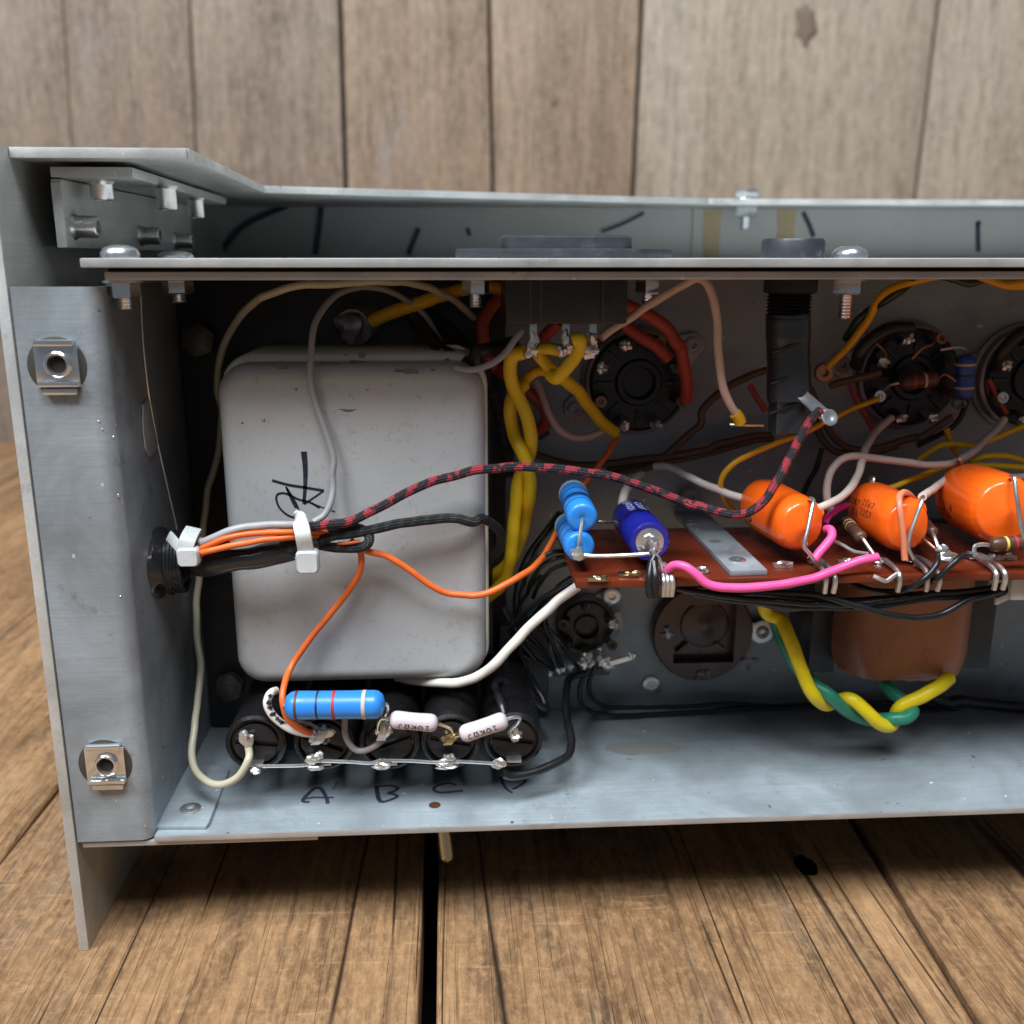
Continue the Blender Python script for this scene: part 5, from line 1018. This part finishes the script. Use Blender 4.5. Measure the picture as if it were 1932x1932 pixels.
wire('black_sleeve', 'grey black sleeve bent round the valve socket at the picture edge', seq('K', (1690,1080,52),(1740,960,49),(1830,850,48),(1932,770,48)), 1.7, 'rubber', 'sleeve')
# --- yellow and green pair along the top right
wire('amber_wire', 'amber wire of the pair along the top right, ending at a copper eyelet', seq('K', (1932,400,24),(1780,395,24),(1620,330,25),(1400,290,28),(1200,320,32),(1000,370,36),(850,420,40),(740,510,43),(660,680,46),(520,860,49),(400,990,51),(330,1060,52)), 1.15, 'w_amber')
wire('green_wire', 'dark green wire twisted with the amber wire at the top right', seq('K', (1932,300,27),(1700,300,27),(1500,370,27),(1300,320,29),(1100,290,32),(950,420,39),(800,520,42),(680,590,46),(560,700,48),(480,830,52)), 1.2, 'w_dkgreen')
wire('amber_wire', 'second amber strand at the top right corner of the chassis', seq('K', (1280,270,30),(1450,285,26),(1640,340,22),(1780,385,21),(1932,370,20)), 1.3, 'w_amber')
c = P('K', 295, 1100, 53); solo(MB().lathe(c, (0,-1,0), [(0, 2.6), (1.2, 2.4), (1.4, 1.9), (1.2, 1.1), (.1, 1.0), (.1, 0)], 20), 'copper_eyelet', 'copper_dull', 'copper eyelet at the end of the amber wire', 'eyelet')
# --- right hand wiring over the board
wire('thin_yellow_wire', 'thin yellow wire curling from the second socket down behind the board', seq('L', (1640,75,48),(1500,130,44),(1280,225,38),(1050,345,34),(850,420,32),(650,505,30),(480,590,30),(380,690,30),(350,790,31),(385,900,33),(480,990,35)), .85, 'w_amber')
wire('white_wire', 'white wire reaching from the back to the leftmost orange capacitor', seq('I', (1470,355,46),(1560,350,44),(1680,400,40)) + seq('L', (150,740,33),(350,825,31),(590,905,30)), 1.15, 'w_white')
wire('white_wire', 'white wire curving from the second socket to the front of the leftmost orange capacitor', seq('L', (1745,235,48),(1650,310,44),(1560,430,38),(1505,590,32),(1460,730,27),(1380,840,22),(1270,920,17),(1130,975,12)), 1.15, 'w_offwhite')
wire('white_wire', 'long white wire looping above the middle and largest orange capacitors', seq('L', (1265,1010,30),(1228,920,29),(1222,780,29),(1260,650,30),(1340,570,31),(1450,545,32)) + seq('M', (430,325,33),(700,355,33),(950,390,33),(1150,395,34),(1300,355,35),(1430,280,37),(1560,160,41),(1680,40,45),(1750,-40,47)), 1.2, 'w_offwhite')
wire('white_wire', 'short white wire between the middle and largest orange capacitors', seq('M', (1230,510,33),(1120,590,28),(1030,650,20),(965,700,12)), 1.05, 'w_offwhite')
wire('white_wire', 'white wire behind the top of the largest orange capacitor', seq('M', (1560,460,38),(1680,495,36),(1800,515,36),(1950,505,36)), 1.1, 'w_offwhite')
wire('white_stub', 'short white wire rising behind the dark blue capacitor', seq('I', (1200,720,32),(1210,620,34),(1240,540,38),(1290,470,42),(1360,420,46)), 1.15, 'w_white')
wire('yellow_lead', 'yellow wire rising from behind the middle orange capacitor to the right edge', seq('M', (580,640,36),(760,580,36),(950,500,37),(1150,430,38),(1300,405,38),(1600,400,38),(1940,420,38)), 1.0, 'w_yellow')
wire('yellow_lead', 'yellow wire wandering above the long white wire', seq('M', (920,350,44),(1020,280,44),(1130,215,44),(1270,198,44),(1430,212,44),(1600,160,44),(1750,100,45),(1940,15,46)), 1.0, 'w_yellow')
wire('yellow_lead', 'short yellow wire dropping from the blue socket resistor', seq('M', (1195,50,47),(1220,130,47),(1260,230,46),(1320,330,45)), .95, 'w_amber')
wire('yellow_lead', 'yellow wire bowing up beside the top of the largest orange capacitor', seq('M', (1420,375,40),(1530,325,40),(1680,308,40),(1800,320,40),(1940,360,40)), 1.0, 'w_yellow')
wire('magenta_wire', 'dark magenta wire between the left and middle orange capacitors', seq('L', (1380,945,26),(1300,980,22),(1240,1030,19),(1200,1100,16)), .95, 'w_magenta')
wire('pink_stub', 'short pink wire at the front of the leftmost orange capacitor', seq('L', (1215,1140,10),(1255,1145,8),(1262,1190,6.5),(1210,1270,5),(1150,1340,4),(1115,1385,3.5)), 1.25, 'w_pink')
wire('magenta_stub', 'purple wire end by the sleeved lead of the middle orange capacitor', seq('M', (830,700,18),(880,715,20),(960,790,24)), .8, 'w_magenta')
wire('pink_wire', 'bright pink wire drooping along the front edge of the board', seq('N', (1030,95,3),(1080,52,2),(1160,58,.5),(1250,120,-.5)) + seq('L', (230,1580,-1),(330,1612,-1.2),(500,1622,-1),(700,1605,-.6),(900,1580,0),(1100,1540,.8),(1300,1465,2),(1480,1400,2.6),(1635,1365,3)), 1.35, 'w_pink', n=16)
# --- shiny black leads over the board edge
wire('black_lead', 'left of two shiny black wires curving off the board edge', seq('M', (1120,1250,3),(1110,1320,1),(1050,1410,0),(950,1500,0),(850,1570,2),(700,1600,6),(500,1590,10),(300,1530,14)), 1.05, 'w_black', group='shiny black wires at the board edge')
wire('black_lead', 'right of two shiny black wires curving off the board edge', seq('M', (1410,1250,3),(1350,1260,1.2),(1270,1320,0),(1180,1410,0),(1100,1480,1),(950,1540,6),(800,1570,12)), 1.05, 'w_black', group='shiny black wires at the board edge')
# --- black bundle under the board
BU = ['topmost black wire of the bundle sagging under the board', 'black wire of the under-board bundle that sags lowest across the choke', 'middle black wire of the bundle sagging under the board', 'back black wire of the bundle behind the sagging ones', 'black wire of the under-board bundle running from the left']
wire('bundle_wire', BU[0], seq('N', (1100,240,12),(1400,290,10),(1700,330,8)) + seq('O', (130,300,7),(400,320,6),(700,325,6),(1000,290,6),(1300,250,6.5),(1600,225,7.5),(1900,165,9)), 1.15, 'w_black', group='black wires under the board')
wire('bundle_wire', BU[1], seq('N', (1350,250,13),(1600,270,10)) + seq('O', (130,245,8),(480,265,6),(750,340,4.5),(1000,405,4),(1200,420,4),(1350,390,4.5),(1500,310,5.5),(1700,250,7),(1900,200,9)), 1.15, 'w_black', group='black wires under the board')
wire('bundle_wire', BU[2], seq('N', (1250,290,12),(1600,345,9)) + seq('O', (0,310,8),(300,345,7),(700,350,6.5),(1000,325,6.5),(1250,285,6.5),(1550,270,7.5),(1900,215,9)), 1.15, 'w_black', group='black wires under the board')
wire('bundle_wire', BU[3], seq('O', (0,240,14),(300,280,13),(600,300,12),(900,285,12),(1200,250,12),(1500,235,12),(1900,180,12)), 1.2, 'w_black', group='black wires under the board')
wire('bundle_wire', BU[4], seq('N', (1150,260,16),(1500,320,14),(1800,370,14)) + seq('O', (200,350,13),(500,345,12)), 1.2, 'w_black', group='black wires under the board')
# --- black harness between the can and the board
HN = ['outermost of the black harness wires arching under the board end', 'second of the black harness wires arching under the board end', 'third black harness wire arching into the dark beside the can', 'innermost black harness wire beside the can', 'straight glossy black harness wire below the board end', 'lower glossy black harness wire parallel to the thick white wire', 'black harness wire dropping to the tag strip', 'rear black harness wire dropping to the tag strip', 'front black harness wire dropping to the tag strip', 'black harness wire close to the can bottom']
HP = [seq('I', (400,1330,34),(430,1220,30),(520,1110,26),(640,1050,26),(760,1040,30)), seq('I', (430,1400,36),(470,1270,31),(570,1150,27),(690,1100,27),(790,1080,30)), seq('I', (380,1260,40),(420,1180,38),(500,1090,36),(600,1030,36)), seq('I', (480,1420,38),(540,1300,33),(640,1190,30),(780,1130,30)),
      seq('I', (280,1690,38),(380,1570,34),(520,1450,30),(680,1350,27),(830,1260,26)), seq('I', (300,1720,40),(420,1560,36),(560,1440,33),(720,1350,30),(850,1290,29)), seq('Q', (600,650,42),(700,760,44),(830,900,47),(920,1060,49)), seq('Q', (720,560,46),(860,700,47),(930,880,48),(970,1050,49.5)), seq('Q', (820,560,42),(950,720,43),(1080,880,46),(1200,1060,49)), seq('Q', (400,420,40),(470,620,42),(560,800,44),(700,960,46))]
for l, p in zip(HN, HP): wire('harness_wire', l, p, 1.0, 'w_black', group='black harness beside the can')
for k, (l, p) in enumerate((('first of the thin black wires climbing behind the yellow pair', seq('I', (330,1560,50),(340,1350,50),(420,1100,48),(560,900,46),(700,720,46))), ('second of the thin black wires climbing behind the yellow pair', seq('I', (360,1600,52),(400,1300,51),(520,1000,49),(640,850,48),(760,700,48))))): wire('harness_wire', l, p, .8, 'w_black', group='black harness beside the can')
wire('white_power_wire', 'thick white wire running from under the can up to the board corner', seq('G', (230,160,30),(400,190,26),(600,212,22),(800,212,19),(950,170,17),(1080,100,16)) + seq('Q', (250,990,15),(450,780,15),(650,560,15),(850,380,16),(1030,230,17),(1190,120,18)), 1.85, 'w_white', n=16)
# --- black wires on the floor
wire('black_wire', 'thick black wire from the tag strip down to the rightmost fuse holder', seq('Q', (1260,1110,48),(1180,1130,47),(1090,1170,45),(1060,1280,42),(1050,1450,37),(1065,1700,30)) + seq('G', (1870,640,24),(1895,780,19),(1870,890,15),(1760,970,12),(1600,1040,10),(1450,1085,8.5),(1300,1100,7.5),(1235,1075,7)), 1.05, 'w_black', n=14)
wire('black_wire', 'upper of two thin black wires lying along the back corner of the floor', seq('Q', (1400,990,49),(1350,1120,49),(1310,1250,50),(1330,1360,51),(1420,1450,52)) + seq('N', (560,1210,53),(900,1212,54),(1200,1205,54),(1500,1180,54),(1932,1205,54)) + seq('O', (400,1040,54),(900,1030,54),(1300,1060,54),(1932,1110,54)), .66, 'w_black')
wire('black_wire', 'lower of two thin black wires lying along the back corner of the floor', seq('Q', (1310,1060,49),(1240,1180,49),(1200,1350,49),(1240,1480,50),(1380,1560,51)) + seq('N', (700,1280,52),(1000,1262,52.5),(1300,1248,53),(1600,1220,53),(1932,1220,53)) + seq('O', (400,1060,52.5),(900,1075,52.5),(1400,1085,52.5),(1932,1135,52.5)), .66, 'w_black')
wire('black_sleeve', 'short black sleeve behind the choke leads', seq('O', (1270,985,46),(1400,1030,47),(1450,1010,47),(1600,1030,48),(1932,1060,50)), 1.7, 'rubber', 'sleeve')
wire('black_wire', 'black wire zigzagging to the rightmost fuse holder', seq('G', (1250,510,12),(1225,420,14),(1185,310,20),(1170,230,26),(1215,195,29),(1330,240,30),(1480,340,31),(1590,430,32),(1640,450,33),(1625,380,35),(1560,270,38),(1490,150,42)), 1.0, 'w_black', n=14)
EXTRA = [('thin black wire crossing the tag strip from the left', seq('Q', (480,880,44),(620,940,46),(780,1010,48),(900,1080,49))), ('black wire bowing out low beside the can corner', seq('Q', (330,360,38),(440,560,38),(580,720,40),(760,860,44),(900,1040,48))),
  ('black wire hugging the left of the small round socket', seq('Q', (1100,20,30),(960,130,32),(840,330,36),(800,560,40),(900,780,44),(1010,1040,48))), ('black wire tucked behind the thick white wire', seq('Q', (1110,60,30),(900,220,33),(700,420,37),(560,640,41),(520,860,44),(600,1060,46))),
  ('faint black wire deepest in the corner beside the can', seq('Q', (760,0,44),(620,180,46),(500,420,48),(470,700,49),(560,1000,50))), ('black wire slanting from the board corner to the tarnished screw', seq('Q', (1120,100,27),(880,300,31),(640,560,36),(460,820,41),(400,1050,45)))]
for l, p in EXTRA: wire('harness_wire', l, p, .55, 'w_black', group='black harness beside the can')
# --- choke leads
wire('choke_lead', 'yellow lead of the choke, twisted with the green one', seq('O', (70,230,24),(100,390,26),(190,430,25),(250,540,22),(310,690,20),(370,860,19),(430,970,19),(520,1040,21.5),(600,1010,23),(690,1000,20),(800,1080,18.5),(890,1170,19),(980,1190,21),(1010,1130,23),(1060,1050,22),(1200,980,22),(1330,910,23),(1400,850,26)), 1.75, 'w_yel2', n=16)
wire('choke_lead', 'green lead of the choke, twisted with the yellow one', seq('O', (140,360,28),(170,480,28),(230,620,26),(300,760,25),(380,840,24),(460,910,21),(550,980,19),(640,1060,19.5),(760,1130,22),(880,1150,23),(1000,1140,20),(1090,1135,19.5),(1140,1090,21),(1080,1020,25),(1000,960,28),(930,890,31)), 1.7, 'w_green', n=16)
# --- small wires round the fuse holders
wire('grey_link', 'grey brown wire hanging from the big blue resistor to the middle fuse holder', seq('F', (1350,540,8),(1350,680,8),(1390,790,8),(1460,855,8),(1530,860,8),(1620,820,8.5),(1700,760,9)), 1.0, 'w_shiny')
wire('printed_wire', 'white wire with black printing hooked left of the big blue resistor', seq('F', (690,290,14),(635,320,11),(610,400,10),(640,500,9.5),(730,590,9.5),(880,670,9),(1060,705,8.5)), 1.2, 'w_white')
for k, (x, y) in enumerate(((640,345),(625,395),(638,450),(668,510),(705,555),(745,590))):
    MB().ball(P('F', x, y, 8.6-.0), (.55, .25, .42), .8, 8, 6).build('print_mark', 'ink', bpy.data.objects['printed_wire'])
wire('red_braid_tail', 'stub of striped wire leaving the loom under the grey wire', seq('E', (560,395,10),(640,388,9.5),(700,385,9)), .9, 'braid_red')

# --- more of the dim wiring at the back
MORE = [('brown_wire', 'thinner brown wire just below the long one on the back wall', seq('I', (1080,385,56),(1350,345,55),(1650,300,54),(1930,235,53)) + seq('L', (400,480,53),(600,420,53),(780,400,54)), 'w_brown'),
  ('brown_wire', 'brown wire hanging in a bow left of the second socket', seq('K', (190,1230,54),(255,1400,53),(330,1560,52),(460,1700,51),(700,1745,50),(900,1700,50)), 'w_brown'),
  ('dark_wire', 'thin black wire falling right of the second socket', seq('K', (1470,1330,52),(1420,1460,51),(1330,1560,51),(1190,1640,51),(1060,1700,52)), 'w_black'),
  ('dark_wire', 'thin black wire slanting down behind the striped wire', seq('L', (1180,480,55),(1130,640,55),(1060,780,55),(1000,900,56)), 'w_black'),
  ('copper_lead', 'dull copper lead bent to the upper left lug of the second socket', seq('K', (640,770,52),(720,860,51),(790,930,50),(810,1010,49)), 'copper_dull'),
  ('copper_lead', 'dull copper lead across the upper lugs of the second socket', seq('K', (1020,990,49),(1100,910,48),(1190,870,49),(1200,780,51)), 'copper_dull'),
  ('red_lead', 'dark red lead curving under the ear of the octal socket', seq('J', (590,1620,52),(650,1720,51),(720,1830,51)), 'w_red'),
  ('dark_wire', 'thin dark wire behind the twisted yellow pair at mid height', seq('H', (880,1720,52),(760,1800,52),(640,1830,52),(480,1800,53)), 'w_black')]
for nm, l, p, m in MORE: wire(nm, l, p, {'w_brown': .9, 'w_black': .75, 'copper_dull': .45, 'w_red': .8}[m], m)
